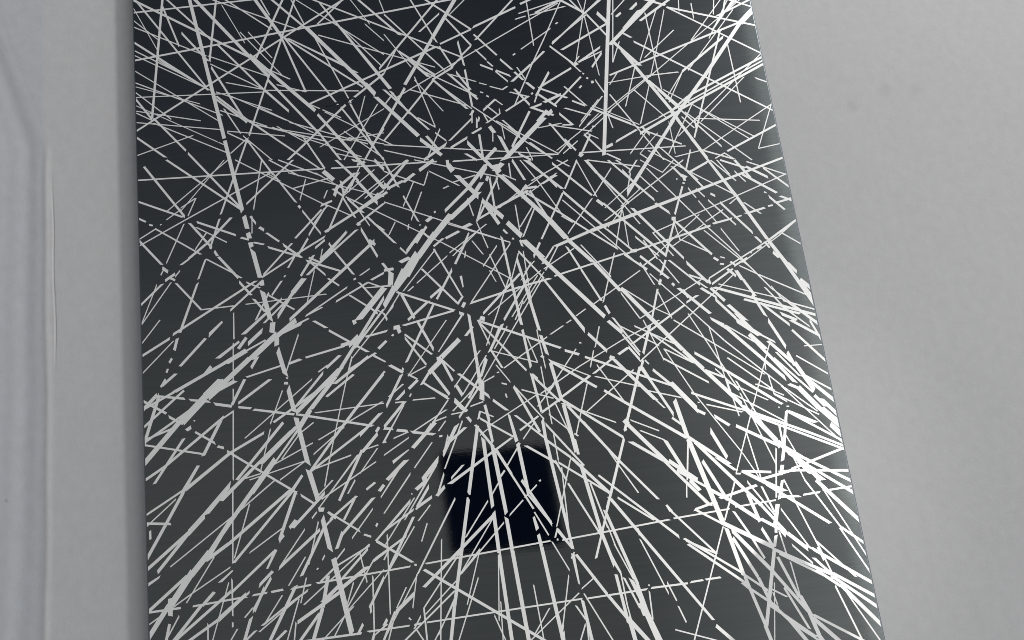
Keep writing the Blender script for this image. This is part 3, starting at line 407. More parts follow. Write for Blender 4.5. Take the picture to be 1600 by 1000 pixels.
-3068 1100 -3368 1013 224 223 3;-1881 490 -2014 325 282 375 3;2801 713 3201 456 147 147 0;-1648 106 -1374 -99 205 204 1;
-2689 2943 -2889 2795 279 278 2;-218 4500 171 4114 127 126 4;-3368 4634 -3206 4386 235 234 2;-3368 1387 -3156 1244 271 271 2;
641 1554 173 1292 129 128 2;-1912 3771 -1475 3538 140 139 2;1869 352 1799 -10 188 186 4;1676 2126 1153 1833 115 114 2;2321 5060 2047 4465 106 104 4;
2502 2796 2744 2492 178 177 0;491 -316 611 -508 364 241 1;1230 2595 1483 2382 208 207 3;2648 -388 2851 -772 158 156 1;794 4060 1028 3938 259 259 0;
2415 2541 2715 2156 141 139 2;-2073 2032 -2088 1926 642 640 3;-1260 -364 -1549 -775 137 135 4;1539 2314 1750 2126 206 274 3;
-3155 2564 -3368 2376 241 239 0;1909 3704 2131 3790 286 287 99;-2492 4409 -2006 4166 125 125 3;-1468 3181 -1653 2905 205 204 1;
2300 -570 2407 -820 250 248 1;-434 1447 -346 1226 285 284 2;2703 1917 2799 1718 308 306 1;1138 4170 946 4098 330 329 1;-1619 2685 -1763 2481 270 268 1;
105 4924 143 4630 228 226 1;-3368 3996 -2784 4155 111 111 2;1663 3228 1815 3003 247 246 2;-858 -119 -1187 -562 122 120 4;
-3368 1320 -3243 1436 393 395 3;259 1088 501 740 159 158 1;-2428 4161 -1828 4035 109 109 1;-343 3859 -226 3680 312 311 3;794 4191 525 4045 218 217 0;
1931 1571 2277 1297 151 150 4;-1234 1790 -1337 1704 494 493 3;2898 1123 3089 855 202 200 2;2360 1856 2482 1706 342 341 2;973 1041 791 547 126 125 2;
-344 1847 -781 1327 98 96 0;2383 2650 1847 2260 100 99 2;911 5314 922 4780 124 123 1;1319 3681 1507 3438 215 214 2;-3368 -587 -3080 -583 228 229 3;
1886 3670 1645 3559 248 247 0;-3368 4787 -2699 4509 91 90 0;2933 -753 3033 -1089 188 186 4;-48 776 -24 577 375 280 1;963 2470 1076 2215 235 234 1;
-832 148 -1162 -273 123 122 4;1641 1097 1792 933 295 293 2;485 742 492 553 346 344 3;-650 3217 -521 2918 200 199 0;-1295 -242 -1624 -391 180 179 1;
48 4564 180 4339 250 248 1;-2086 3792 -2199 3251 118 116 3;-271 756 -458 623 282 281 1;1053 -827 1161 -1114 212 210 0;1295 3390 1391 3234 352 351 3;
-631 1237 -404 1049 220 219 0;2577 3220 2364 3127 278 277 0;1695 -569 1962 -721 210 210 1;538 1264 572 684 112 110 0;-3172 741 -3368 632 286 285 2;
-2306 -509 -2405 -696 303 301 1;-1400 623 -1801 526 155 155 3;-59 5287 -299 5089 206 205 0;2430 -542 2510 -730 313 312 2;10 1409 -67 1224 383 254 0;
695 3226 1110 3412 140 141 1;911 1397 585 1016 128 126 2;-1562 4216 -1376 4325 294 295 99;-802 774 -580 724 279 279 1;-380 2597 -746 2197 118 116 1;
2982 3172 3368 2981 147 147 3;-444 2857 -568 2689 304 302 1;439 2395 478 2185 297 295 2;479 997 -36 743 111 110 3;-351 1035 -267 929 470 469 0;
-208 1033 -73 1241 253 255 4;2184 -939 2382 -1109 241 240 0;2384 1895 2624 2029 228 229 0;-1700 3177 -1529 2908 198 196 2;
-2398 282 -2566 -201 124 122 2;2549 3351 2860 3214 184 184 3;-1920 2834 -1742 2674 263 262 3;-2112 2328 -1850 2138 193 193 4;
1395 1487 1537 1256 231 230 2;2108 4189 1926 3702 103 136 2;650 4293 789 4088 252 251 2;-848 378 -1134 35 155 123 0;-684 236 -818 56 278 276 0;
2870 -871 3012 -1042 279 278 3;1300 2957 998 2605 134 133 0;2122 166 2285 22 285 284 2;-100 4890 20 4625 214 212 0;1112 2470 1372 2094 136 135 4;
1820 -294 2047 -246 266 267 2;898 4198 1076 4036 257 256 2;2707 3223 2960 3102 220 220 3;-96 -479 -159 -1063 106 104 4;-2476 3838 -2944 3322 89 88 5;
1362 1590 1744 1329 133 132 3;-2972 -468 -3368 -691 135 134 4;3296 445 3368 371 593 592 0;-803 3749 -346 3585 126 125 1;1579 4099 1282 3778 140 139 0;
-135 32 -386 -281 153 151 0;1515 5104 1356 4546 106 104 5;84 3790 -106 3693 287 286 0;1786 1291 2012 809 115 114 2;2496 3991 2296 3845 246 245 4;
515 2472 529 1942 115 114 4;2304 1543 2434 1444 237 506 1;-1841 623 -2386 507 109 108 1;886 661 1043 438 222 221 0;-151 3507 -108 3430 684 683 1;
2192 -355 2300 -570 251 250 0;1280 1271 1050 1128 223 221 2;-3368 4716 -3008 4366 120 120 3;-2093 -679 -2339 -832 208 207 2;
-2095 2343 -2239 2077 199 198 2;962 3834 1409 3707 129 129 2;1986 4414 1809 3949 121 120 2;-2143 477 -2492 233 141 140 1;918 1217 502 994 127 126 4;
-634 3384 -808 3316 320 319 1;-2573 2100 -2713 1977 235 402 0;2473 4791 2105 4497 127 125 0;14 1441 -267 1072 128 127 1;-3368 219 -3147 188 265 265 1;
3010 1109 3061 956 366 365 2;700 2940 534 2626 167 166 2;-3067 2570 -3368 2172 119 117 0;3091 1063 3368 848 168 167 0;2908 764 3192 489 149 148 3;
3088 -273 3368 -264 209 210 2;1061 1099 1488 946 129 129 0;2504 -158 2581 -410 222 220 1;734 3658 945 3450 197 196 0;3023 1506 3171 1421 341 340 1;
174 2809 -237 2545 120 119 1;628 2201 316 1800 115 114 1;1592 3891 1923 3684 148 148 1;1925 4134 2230 3759 129 110 0;-2752 -163 -3027 -547 123 122 0;
-2011 3783 -1707 3566 155 155 3;-1151 188 -942 451 124 218 1;-44 1497 -337 1161 129 127 1;3169 2327 2735 2084 115 115 2;2716 -123 2650 -298 306 305 3;
1247 -375 1568 -355 177 177 3;-1394 218 -1517 23 248 246 2;-2155 1860 -2415 1745 200 199 2;683 916 486 808 251 250 4;-289 1609 -481 1453 227 226 2;
-896 3273 -969 3192 518 517 4;762 3218 975 2801 121 119 3;-59 951 -32 774 314 313 2;1822 -13 1905 -122 409 408 0;1094 1212 1302 832 130 128 3;
1194 3402 1352 2969 121 120 0;-694 298 -809 221 401 400 2;-1204 4016 -811 3658 105 104 3;-1307 3772 -816 3604 107 107 2;1369 1424 918 1217 112 111 1;
-439 950 -787 773 142 142 0;2363 879 2726 658 131 130 0;926 5153 1326 5216 136 137 2;-1760 786 -2165 617 126 125 1;2170 567 2302 459 323 322 1;
3193 649 3281 526 365 364 2;-1230 3259 -1078 3082 235 234 1;-2885 1030 -2697 898 239 238 2;1683 2488 1896 2254 208 138 1;1786 1291 2064 1110 165 165 1;
-2688 1281 -2519 1237 311 311 1;-262 -400 -438 -886 106 105 2;631 883 764 473 127 126 0;3368 3788 3136 3304 102 101 1;1369 1424 1787 1589 113 129 4;
-3050 1628 -3194 1518 298 297 0;1468 1963 1773 1707 135 135 3;3143 2759 3281 2596 252 251 0;-220 2856 254 2642 104 103 3;1132 4965 778 4752 130 130 0;
-1432 1617 -1575 1505 295 294 0;1185 4259 1392 4008 165 164 1;1051 -32 978 -212 276 274 3;1605 2850 1470 2409 116 115 4;-682 5104 -426 4677 108 107 3;
1627 4245 2141 4281 94 113 3;-1278 3283 -1165 3039 199 198 2;3153 847 3368 690 199 199 2;3081 1633 3368 1511 171 170 3;-511 3451 -636 3367 352 351 0;
1837 3144 1417 2837 102 101 3;-2215 -361 -2349 -475 304 302 1;-486 -635 -832 -922 119 118 0;1026 4700 868 4564 254 253 2;
-2916 3179 -3108 2779 119 118 1;2437 1460 2709 1245 152 151 3;1387 3673 1274 3484 239 238 0;540 -741 428 -1165 120 119 0;
-2449 4423 -2287 4117 152 151 0;82 1474 512 1307 113 113 0;1626 1608 1768 1179 115 114 5;275 2955 80 2864 242 241 3;2866 2601 3077 2642 240 241 1;
-2174 -169 -2266 -333 337 214 0;2111 689 2452 572 144 144 0;-1541 -93 -1605 -233 337 335 1;168 2479 288 2106 132 131 2;1929 3720 1452 4001 93 93 3;
2914 1797 3081 1549 172 171 2;962 -626 1030 -781 395 212 0;1519 1144 1594 1005 326 325 4;-1164 1773 -944 1807 230 231 2;2347 3129 2484 2932 214 214 1;
-913 3652 -822 3533 342 341 0;-406 4522 -137 4122 107 106 4;-1892 -17 -2154 -340 123 122 1;1948 2827 2080 2704 283 283 1;2506 2533 2715 2566 240 241 1;
-664 135 -810 55 305 304 1;-1788 1981 -1993 1906 234 233 3;1646 4608 1517 4450 248 247 0;2606 3235 2833 2972 145 144 2;3081 1549 3287 1340 206 137 3;
-1663 2872 -1781 2696 237 236 4;2149 1035 2340 930 230 229 0;450 778 253 660 219 218 2;2408 5046 2254 4596 106 104 1;626 1318 1014 1108 113 113 3;
-2263 4086 -1978 3779 119 119 0;-1698 2481 -1560 2601 272 273 3;3289 1837 3368 1748 418 418 1;-2607 -276 -2972 -468 121 120 1;
-1180 -476 -1536 -791 105 104 3;1009 -514 1141 -853 137 136 2;-1827 1878 -1969 1521 130 128 1;771 519 788 361 314 312 1;1550 3269 1320 2982 135 134 3;
-3368 5724 -3128 5195 86 85 0;25 989 153 870 284 283 0;-265 2514 -602 2264 118 117 1;-114 2765 -261 2704 310 309 0;-2927 1350 -2734 1310 250 250 1;
-2765 -480 -2873 -581 334 333 0;-952 1458 -825 1368 317 316 1;2353 913 2413 537 130 129 2;-1303 1732 -1416 1713 427 427 1;
-1759 38 -1877 -345 123 121 2;-2343 1908 -2428 1804 364 363 1;-3062 1962 -3368 1677 117 116 0;-1448 901 -1760 675 127 126 0;
1090 3950 1217 3804 253 253 0;973 3283 571 3044 104 104 1;-2078 33 -2422 -168 123 122 1;2654 -276 2855 -293 241 241 2;167 3325 248 3442 341 342 3;
-2597 -386 -2606 -714 149 147 5;-2795 3129 -2489 2928 133 132 3;-2385 2493 -2272 2339 254 253 2;2654 2008 2700 1900 410 409 2;
-2704 2773 -2461 2607 163 162 1;3271 1917 3194 2029 348 349 2;102 2765 -208 2507 119 118 4;1158 4007 1419 3892 168 167 1;-2418 5670 -2190 5173 87 86 0;
-1782 3435 -1411 3504 125 126 0;-2251 2298 -2139 2147 253 252 4;3300 1405 3368 1218 237 236 1;67 1484 157 1294 224 223 1;-780 4003 -896 3851 246 245 0;
319 1056 622 932 143 143 1;-1543 4369 -1225 4176 126 126 2;2791 177 2752 57 372 371 5;-922 3545 -1278 3283 106 105 4;2416 3376 2324 3141 169 201 0;
-2415 4727 -2015 4597 111 111 5;2689 -730 2852 -920 186 185 1;2261 1029 2460 787 149 148 1;556 328 639 133 218 217 0;-533 -788 -732 -1118 119 118 0;
288 4082 431 4196 250 251 0;-1900 -574 -2093 -679 208 207 3;-842 608 -1007 505 125 343 1;-712 3457 -424 3309 141 140 3;2172 2015 2372 1922 206 206 2;
1545 899 1879 786 128 128 0;-2476 1867 -2496 1456 111 110 2;1042 2443 702 2260 118 117 2;-929 2517 -844 2378 294 260 1;-357 2184 -480 2097 300 299 2;
2139 2407 2411 2236 140 140 0;-1181 2342 -1057 2167 210 209 2;-750 2504 -648 2543 409 410 1;1954 2204 1879 2050 261 260 1;698 2545 613 2400 265 263 0;
1046 4854 887 4581 142 140 3;1871 2509 2043 2237 138 137 1;-413 1042 -593 827 159 158 1;962 3258 799 3178 245 244 2;-2159 972 -2274 585 110 109 3;
1438 1350 1530 1208 263 262 0;1648 3921 1317 3663 106 105 5;304 -337 319 -457 365 364 2;-32 1809 59 1550 161 160 2;-2148 5304 -1908 4962 106 105 0;
-3091 413 -3368 197 126 125 0;-1318 3412 -1360 3301 372 371 0;1030 -781 1046 -1072 152 150 1;832 2486 693 2313 199 198 3;
-2043 1871 -2048 1790 541 539 3;-456 3241 -593 2945 135 134 1;-358 3460 -59 3262 123 123 0;520 3868 642 3743 251 250 0;464 2461 343 2150 132 130 4;
797 1395 935 1337 293 293 0;-2712 2774 -2793 2571 200 199 0;1890 2220 2052 1944 137 136 0;1167 -1072 1194 -1190 362 360 1;600 3148 753 3156 284 284 0;
-192 3924 -360 3605 121 120 4;478 3947 636 3762 179 178 2;1444 1916 1596 1628 134 133 2;1649 4627 1379 4524 149 149 1;2643 -879 2673 -1189 139 138 1;
-1539 3582 -1208 3328 103 103 5;-1876 4638 -1567 4516 129 129 1;-2774 2248 -2454 2249 134 134 2;539 4660 653 4522 239 238 0;
-1624 -391 -1784 -516 211 210 2;2611 481 2745 182 130 129 3;173 3092 79 2855 167 166 2;-1246 3911 -785 3948 92 92 5;3196 2681 3368 2711 242 242 1;
-1905 4155 -1583 3914 105 105 5;2415 2541 2044 2340 100 100 3;-319 1182 -267 1072 346 345 0;2787 397 2790 208 224 222 0;-593 827 -665 742 378 377 2;
2495 4297 2250 3982 104 104 3;-724 4636 -559 4924 124 125 4;-1159 3937 -797 3821 108 108 4;-1442 3205 -1595 3021 172 171 3;
-1970 4839 -1732 4687 146 145 1;-2243 1700 -2312 1595 327 326 1;2744 19 2709 -76 400 399 1;696 2976 515 2733 135 134 1;-3211 2562 -3368 2184 100 99 1;
-1236 93 -1455 -156 123 122 0;334 3890 376 3811 454 454 0;-1657 2613 -1513 2462 195 195 4;-2428 4143 -2184 3985 140 140 3;
-1129 2277 -862 2270 101 202 3;1597 2797 1601 2394 101 100 3;883 2497 716 2241 132 131 1;-1288 2220 -1129 2092 195 194 2;280 -170 302 -292 244 396 0;
-573 1334 -656 1224 289 288 2;3194 1535 3368 1382 172 171 3;-532 217 -617 137 339 338 0;-3025 1982 -3058 1864 323 322 0;2440 4284 2141 4281 132 132 0;
-1868 905 -2069 667 127 127 2;-1949 1591 -1820 1624 294 295 0;698 2227 445 1918 99 98 2;-690 1276 -785 1199 321 321 0;2962 790 3063 729 329 329 1;
3300 1810 3368 1664 241 240 2;2842 -47 2700 -44 273 273 2;18 2831 -77 2795 380 380 0;2472 4261 2278 3941 104 103 4;-1667 1999 -1545 1910 256 256 0;
293 -127 401 -357 152 151 1;238 537 88 339 155 154 1;-3368 5577 -3115 5319 107 106 2;2822 329 2926 51 130 129 5;-2082 2983 -1958 2873 231 230 0;
-2020 1334 -2157 1019 112 111 1;600 3546 725 3458 251 250 3;-1281 3461 -1260 3298 232 231 0;-2054 -540 -1867 -528 202 203 1;
480 4533 626 4449 225 225 0;-151 1122 -378 927 127 127 1;1342 629 1606 490 127 126 0;-527 338 -599 165 186 216 1;496 2982 507 2699 133 133 2;
1271 -977 1264 -1227 151 150 1;2554 -624 2518 -731 333 332 4;-1594 409 -1775 250 156 155 2;2645 828 2893 686 131 131 1;1929 3720 2013 3599 253 253 4;
-1841 623 -2097 471 126 125 3;-3127 2594 -3024 2655 311 312 0;-334 399 -463 285 217 216 0;424 -419 554 -699 121 120 0;1438 1350 1324 1290 287 287 1;
295 2988 264 2868 300 299 4;1689 2210 1798 1958 135 134 0;2254 4596 2129 4263 104 104 5;-611 650 -805 426 125 124 0;2793 2126 2647 2060 231 230 1;
-646 1247 -410 1074 126 126 1;546 3118 326 2967 138 137 2;1109 3650 1209 3510 213 213 2;2579 2472 2724 2207 122 121 0;1819 1887 1918 1589 117 116 0;
2401 2799 2550 2542 123 122 0;-831 723 -1085 584 126 125 0;2292 1847 2407 1749 240 239 0;-1208 3328 -1088 3564 136 137 6;2190 3211 2273 3093 250 250 1;
608 3472 762 3218 122 121 0;-1902 -269 -2075 -509 122 121 0;0 520 125 258 124 123 4;2567 2036 2643 1949 312 311 3;2122 5163 2040 5093 330 329 0;
1837 3144 1993 2946 142 141 1;-2533 4054 -2398 4080 258 259 99;-88 1749 -170 1660 293 292 1;-2703 1659 -2769 1586 363 362 1;
1280 637 1319 585 542 542 1;-1449 3214 -1196 3061 120 119 4;-1370 3383 -1261 3281 238 237 5;-922 2413 -1058 2353 238 237 0;
-122 3306 120 3358 142 143 2;-1959 2453 -2065 2314 202 201 0;1019 3996 960 3946 459 459 2;-2270 3006 -2256 2943 549 548 1;
2889 -285 3056 -280 209 209 1;77 2838 160 2549 117 116 0;-1146 3680 -1016 3628 249 249 1;3198 2350 3368 2213 160 160 0;253 2564 88 2360 133 133 0;
-1047 1636 -961 1707 327 295 0;1776 3406 1985 3639 119 103 0;581 2343 460 2170 165 164 3;-527 3363 -661 3103 119 118 1;-2457 2178 -2467 1906 112 143 0;
-1908 304 -1792 214 235 235 1;-462 1483 -437 1415 476 475 3;47 3611 156 3525 248 248 0;2242 3314 2559 3359 107 107 4;2857 106 2932 -150 129 128 2;
928 4289 844 4110 173 172 3;675 4491 758 4385 255 255 2;1531 4067 1306 3831 105 104 2;247 4859 130 4756 220 219 0;1760 2444 1874 2222 137 136 3;
-940 810 -833 786 310 310 0;1752 602 1849 512 257 256 0;838 3281 952 3124 175 174 3;2772 1320 2909 1224 202 202 1;316 4619 446 4546 226 226 0;
256 1708 101 1496 129 129 2;470 4524 592 4386 183 182 1;119 4729 3 4627 219 218 3;-844 1849 -819 1772 414 413 0;-833 3408 -1049 3237 123 122 3;
-920 2439 -821 2444 340 340 2;2872 2725 3023 2583 162 161 2;-2139 -587 -2308 -808 121 120 0;2374 5054 2484 5121 260 260 99;
2156 -1008 2220 -1074 363 362 1;-1622 2523 -1718 2197 99 98 1;788 4353 864 4268 293 292 0;-826 1180 -913 1103 288 288 0;575 590 587 324 125 124 0;
2592 -592 2620 -803 156 155 1;1614 3352 1748 3227 180 179 1;1247 4082 1375 4010 224 224 0;-2586 -308 -2710 -401 152 273 0;639 1058 455 872 126 126 5;
462 4024 305 3931 180 179 0;-780 2184 -928 1984 132 131 2;435 1587 512 1307 113 112 3;691 3462 838 3281 141 140 2;-837 3373 -775 3312 377 376 4;
-15 4543 250 4426 113 112 3;2378 181 2503 -82 112 111 2;2891 40 2991 -96 193 193 6;-3190 2192 -3368 1980 118 117 0;1347 2934 1406 2873 386 385 0;
-879 5254 -689 5027 110 109 0;639 3188 561 3099 272 272 3;-1610 610 -1675 358 124 123 1;-1391 -303 -1346 -571 119 118 0;554 781 735 601 126 126 1;
-3134 1210 -3035 1143 270 270 3;-17 2736 -81 2613 166 298 2;-1141 660 -1330 438 110 109 0;2001 651 2084 597 322 322 0;1857 4720 1750 4480 122 122 0;
1058 2441 1216 2267 137 136 3;-450 700 -517 506 156 156 2;-642 4398 -757 4261 179 178 1;595 4262 792 4182 150 150 3;-376 2954 -439 2909 413 412 0;
2241 3721 2248 3350 87 86 2;285 4806 391 4668 183 182 1;2217 1797 2091 1736 227 227 1;3368 2463 3169 2327 132 131 1;556 1523 583 1242 113 112 1;
-878 -557 -944 -851 105 104 1;-2034 13 -1969 79 339 340 1;-2457 1221 -2334 1195 249 249 0;-1315 1587 -1377 1400 160 160 2;
-415 4081 -240 3949 144 143 1;1420 517 1639 399 126 126 1;-951 4397 -1044 4108 104 103 0;918 4083 801 4049 257 257 2;-491 2801 -402 2703 235 235 3;
-1388 3251 -1507 3212 248 248 0;-286 2707 -392 2633 239 238 1;3261 2750 3368 2692 254 253 0;838 3281 582 3132 104 104 4;322 -1009 159 -1216 118 117 3;
3039 1588 3152 1490 206 206 4;-1494 2834 -1597 2760 242 241 0;248 3882 139 3830 252 252 0;1893 4833 1995 4753 232 232 0;1524 3436 1664 3346 182 181 3;
3068 2157 3122 2090 351 351 2;-1108 1578 -988 1495 254 158 0;-835 1254 -988 1144 161 160 1;-1552 -803 -1687 -1013 120 119 1;
2696 2055 2874 1939 139 139 0;-1669 2666 -1560 2601 232 232 4;2673 3227 2779 3051 144 143 0;1815 -940 1961 -937 201 201 0;
-2251 2899 -2242 2846 548 547 2;1866 3323 2078 3156 109 108 1;-419 1437 -320 1320 191 190 4;1743 3192 1676 2984 134 133 4;201 -2 54 -127 152 151 1;
2415 -1099 2551 -1188 179 179 3;1815 3003 1585 2834 102 101 3;1530 4295 1616 4114 144 144 1;-3263 -281 -3368 -337 182 303 0;
2263 1868 2335 1808 308 308 1;839 3812 1100 3837 110 110 1;-262 -400 -433 -569 120 119 4;1832 3327 1726 3194 169 169 2;1619 2830 1419 2625 100 100 5;
-2232 4046 -2406 3902 127 126 1;1285 4544 1389 4407 166 166 1;2585 -546 2644 -643 251 250 3;-1569 2129 -1743 2058 151 151 1;
-2692 3056 -2813 2889 138 137 1;1263 1803 1299 1715 298 297 0;-878 1829 -813 1837 429 429 2;-1046 2781 -985 2721 333 332 2;
1561 1204 1512 1096 317 158 5;-1125 3123 -1024 2935 132 132 2;1863 2258 1716 2172 166 165 4;2824 -754 2933 -827 214 214 2;
2927 -782 2964 -905 219 219 1;1451 -920 1513 -1094 152 151 0;-757 1084 -536 1078 127 127 0;449 1952 344 1764 130 129 3;1175 1596 1104 1390 128 128 1;
-1907 -458 -1974 -679 121 120 0;-1643 3523 -1717 3299 118 118 1;1607 3536 1534 3508 355 355 1;-1335 -1057 -1193 -962 117 205 2;
1676 2341 1610 2341 410 410 1;8 3111 52 2911 134 133 0;2641 2673 2436 2565 118 117 1;-1491 2422 -1384 2333 196 195 1;-295 964 -238 910 344 344 3;
-2413 -553 -2278 -548 202 202 2;2386 3760 2500 3616 147 147 0;-153 3562 -153 3489 370 369 0;2775 910 2799 705 130 130 2;
-3202 3161 -3368 3070 142 141 1;-1886 2581 -1814 2692 201 202 1;-1621 51 -1718 -27 215 215 2;-247 3885 -139 3780 177 177 0;
2981 1798 3081 1633 138 137 4;1877 3394 2101 3607 85 86 0;569 -1019 641 -1149 178 177 1;-1192 337 -1282 279 248 247 0;1242 3616 1070 3490 122 122 1;
-1662 116 -1591 47 264 263 3;-2241 -546 -2129 -538 231 231 0;-1100 3620 -1014 3646 289 289 3;-1092 2332 -936 2254 149 149 2;
-3150 2733 -3095 2684 351 351 1;2519 3725 2519 3576 173 173 5;2630 830 2807 744 131 130 4;-150 2286 -138 2166 293 130 0;-598 1402 -781 1327 129 129 2;
329 4133 435 4018 162 162 1;349 123 219 18 152 152 3;-1110 304 -1161 249 341 341 0;2266 3103 2320 3069 399 398 0;-5 1831 41 1809 494 493 1;
-2276 554 -2477 518 124 123 3;3136 3304 3368 3331 107 108 0;98 1333 218 1144 112 111 0;973 -346 1020 -545 123 122 0;-1414 -934 -1465 -1012 268 267 0;
-2313 2479 -2180 2404 163 163 2;-1472 -555 -1547 -747 121 120 1;-2783 3448 -2872 3261 120 119 0;-2160 2478 -2155 2426 480 479 3;
-1738 983 -1901 878 128 127 1;1669 -945 1792 -941 200 201 2;176 1718 91 1546 129 128 3;403 721 274 572 125 124 2;-958 2936 -882 2865 235 235 1;
-986 -659 -1092 -832 120 119 0;1520 -1142 1570 -1294 151 150 0;-1062 841 -977 827 279 279 2;-1455 2795 -1405 2703 228 227 3;
-1098 2072 -1024 1996 226 225 2;-17 184 -109 59 154 153 1;-1751 149 -1698 142 446 446 0;2718 5094 2716 4905 126 125 0;428 -1165 398 -1275 208 207 1;
441 1194 490 1140 321 320 1;486 3450 487 3296 152 151 0;-1169 3394 -1069 3598 102 103 2;-1130 690 -1312 651 125 124 1;2836 3080 2932 2951 144 144 1;
-2236 3181 -2183 3095 228 227 0;1238 3470 1268 3439 536 536 2;1157 3626 1019 3496 121 121 3;-3368 4478 -3210 4379 123 122 0;
982 -182 1031 -67 183 183 2;2573 -530 2558 -602 307 306 5;-687 62 -815 -72 123 122 0;708 4544 777 4402 143 143 3;210 3998 197 3888 205 204 1;
2789 650 2860 602 261 261 1;2081 1873 2116 1784 235 235 2;-2218 2895 -2114 2860 203 203 0;1369 4515 1313 4493 371 371 2;-1381 383 -1460 263 156 155 0;
-359 105 -267 93 240 240 99;1083 1360 1027 1196 128 127 2;404 3333 538 3254 142 142 1;2918 2343 2972 2272 246 246 0;-2791 3445 -2943 3357 125 125 1;
2114 2656 2106 2613 499 499 0;1560 -216 1596 -281 218 373 1;993 3426 1117 3339 144 143 0;6 2646 103 2487 117 117 0;1928 5066 1868 5024 295 295 0;
-734 -104 -804 -266 122 122 0;2109 2577 2138 2399 119 118 1;-2506 1188 -2601 1136 194 194 1;-2969 1056 -2922 1082 387 387 0;
-367 3452 -424 3309 135 135 1;900 3238 962 3258 317 317 4;-2461 2607 -2359 2530 162 162 2;-2881 2794 -2964 2741 209 209 0;816 1648 676 1574 130 130 0;
1106 3817 1217 3804 185 185 2;-158 2067 -214 1998 230 230 1;-779 1343 -690 1284 190 189 1;-2345 2963 -2265 2930 236 236 0;
-3153 1585 -3202 1511 229 229 1;169 4096 153 3949 137 136 1;1244 -394 1265 -457 308 307 1;-397 898 -238 910 126 126 1;59 297 -3 228 216 215 1;
2327 1860 2242 1938 171 172 2;-2152 3052 -2105 3015 332 332 0;-140 2006 -169 1959 359 359 0;1233 1277 1278 1255 392 392 0;
-1102 -281 -1172 -389 152 152 0;785 -786 643 -877 116 116 1;-1530 -242 -1620 -333 152 152 1;3007 2277 3044 2206 244 244 0;
3257 4117 3368 4058 154 154 0;693 3608 742 3456 121 120 0;2078 3156 2219 3281 102 102 0;-244 855 -210 804 312 311 0;-201 953 -71 984 142 142 0;
-3343 149 -3342 69 239 239 0;-3094 3244 -2943 3340 107 107 2;-1557 1535 -1656 1474 164 163 1;-833 778 -978 734 125 125 1;252 3333 229 3282 338 337 1;
1606 3870 1635 3718 122 122 2;-446 880 -592 843 126 126 3;2764 3298 2860 3214 147 147 0;1507 3901 1369 3786 105 105 0;-2229 2992 -2219 3183 98 99 2;
958 2803 1064 2720 139 139 0;389 4353 521 4299 131 131 0;-877 -931 -947 -1035 149 148 0;2317 2952 2382 2837 141 141 1;-1189 -920 -1224 -972 298 297 0;
1785 4361 1676 4221 105 105 0;68 1224 -66 1168 128 128 0;1624 793 1697 704 162 161 0;2799 705 2912 619 131 131 1;333 3305 350 3169 135 134 0;
-1269 1959 -1256 1916 413 412 0;-2139 -93 -2091 -47 277 277 1;-736 2660 -677 2589 199 199 1;186 4094 146 4042 281 280 0;-759 2942 -837 2808 118 117 1;
-824 3515 -712 3448 140 140 1;1872 2008 1846 1952 292 291 1;-113 894 13 824 125 125 0;-2620 2849 -2590 2793 287 287 1;2399 2934 2475 2835 143 142 1;
1877 3394 1967 3311 145 145 1;-3084 2623 -3026 2587 258 258 1;-2676 865 -2615 842 272 271 0;-113 894 -138 818 220 220 1;-1108 859 -1143 816 317 316 0;
3190 1150 3368 1143 97 97 1;463 3893 477 3725 103 102 0;2289 3091 2297 3036 310 309 2;2660 3247 2772 3297 139 139 1;497 2596 513 2524 232 232 2;
2614 2108 2663 2059 244 243 0;-208 1905 -162 1883 329 329 1;1786 -54 1766 -173 139 139 0;493 -301 459 -386 182 182 0;-960 1988 -934 1918 224 223 2;
2424 -1129 2447 -1247 138 138 4;284 4045 324 3947 157 156 1;762 5122 881 5148 136 136 0;-3368 3287 -3303 3248 216 216 0;1339 3697 1465 3618 110 110 1;
-2037 3632 -1909 3536 103 102 3;-2419 -666 -2497 -742 150 150 2;-1064 2473 -1167 2414 136 136 0;1773 1707 1907 1624 101 101 4;
-2498 1409 -2504 1282 125 125 1;2449 2170 2493 2134 279 278 0;616 2356 503 2250 100 99 0;-458 842 -538 750 126 126 0;397 4648 451 4584 183 183 0;
547 1639 554 1507 113 112 3;-931 1079 -836 1078 158 158 1;-1333 -774 -1332 -845 207 207 1;-1339 -133 -1273 -163 204 204 0;
2738 2101 2807 2024 139 139 4;-1525 2743 -1560 2601 99 98 5;339 2728 375 2680 237 237 0;-1136 2983 -1131 2948 393 393 0;362 3831 348 3713 119 119 1;
1065 1793 958 1731 114 114 1;2540 2863 2585 2831 252 252 0;2742 2572 2820 2586 172 172 1;422 4197 500 4122 127 127 1;-452 677 -390 669 217 217 3;
-944 -1000 -876 -995 198 198 1;2964 2230 2910 2210 233 233 0;199 2184 148 2310 98 99 1;-3084 1786 -3112 1744 264 263 0;-1429 3372 -1469 3288 136 136 0;
1334 4519 1398 4599 124 124 1;2797 2779 2719 2726 134 134 2;2360 1949 2367 1897 234 233 1;317 2617 396 2582 138 138 3;521 4299 577 4331 182 183 1;
237 4013 222 3959 205 205 0;-1768 129 -1817 75 155 154 1;-2000 1404 -1961 1399 286 286 0;-820 1413 -841 1367 224 224 2;3114 2655 3166 2660 208 209 0;
-55 714 -140 662 109 109 0;-2974 2683 -3025 2624 137 137 1;1979 1953 1999 1925 306 306 0;2767 1041 2760 960 129 129 1;-1737 3240 -1718 3211 297 297 0;
-229 3250 -167 3272 159 159 0;-637 2235 -698 2191 134 134 0;622 -539 584 -593 150 149 2;-960 1988 -1021 2029 130 130 3;-3127 1686 -3143 1648 227 227 0;
1494 4290 1499 4260 316 316 0;1577 1202 1611 1157 164 164 0;282 4407 357 4375 113 112 0;-72 2543 -88 2475 131 131 0;1264 536 1290 549 308 308 3;
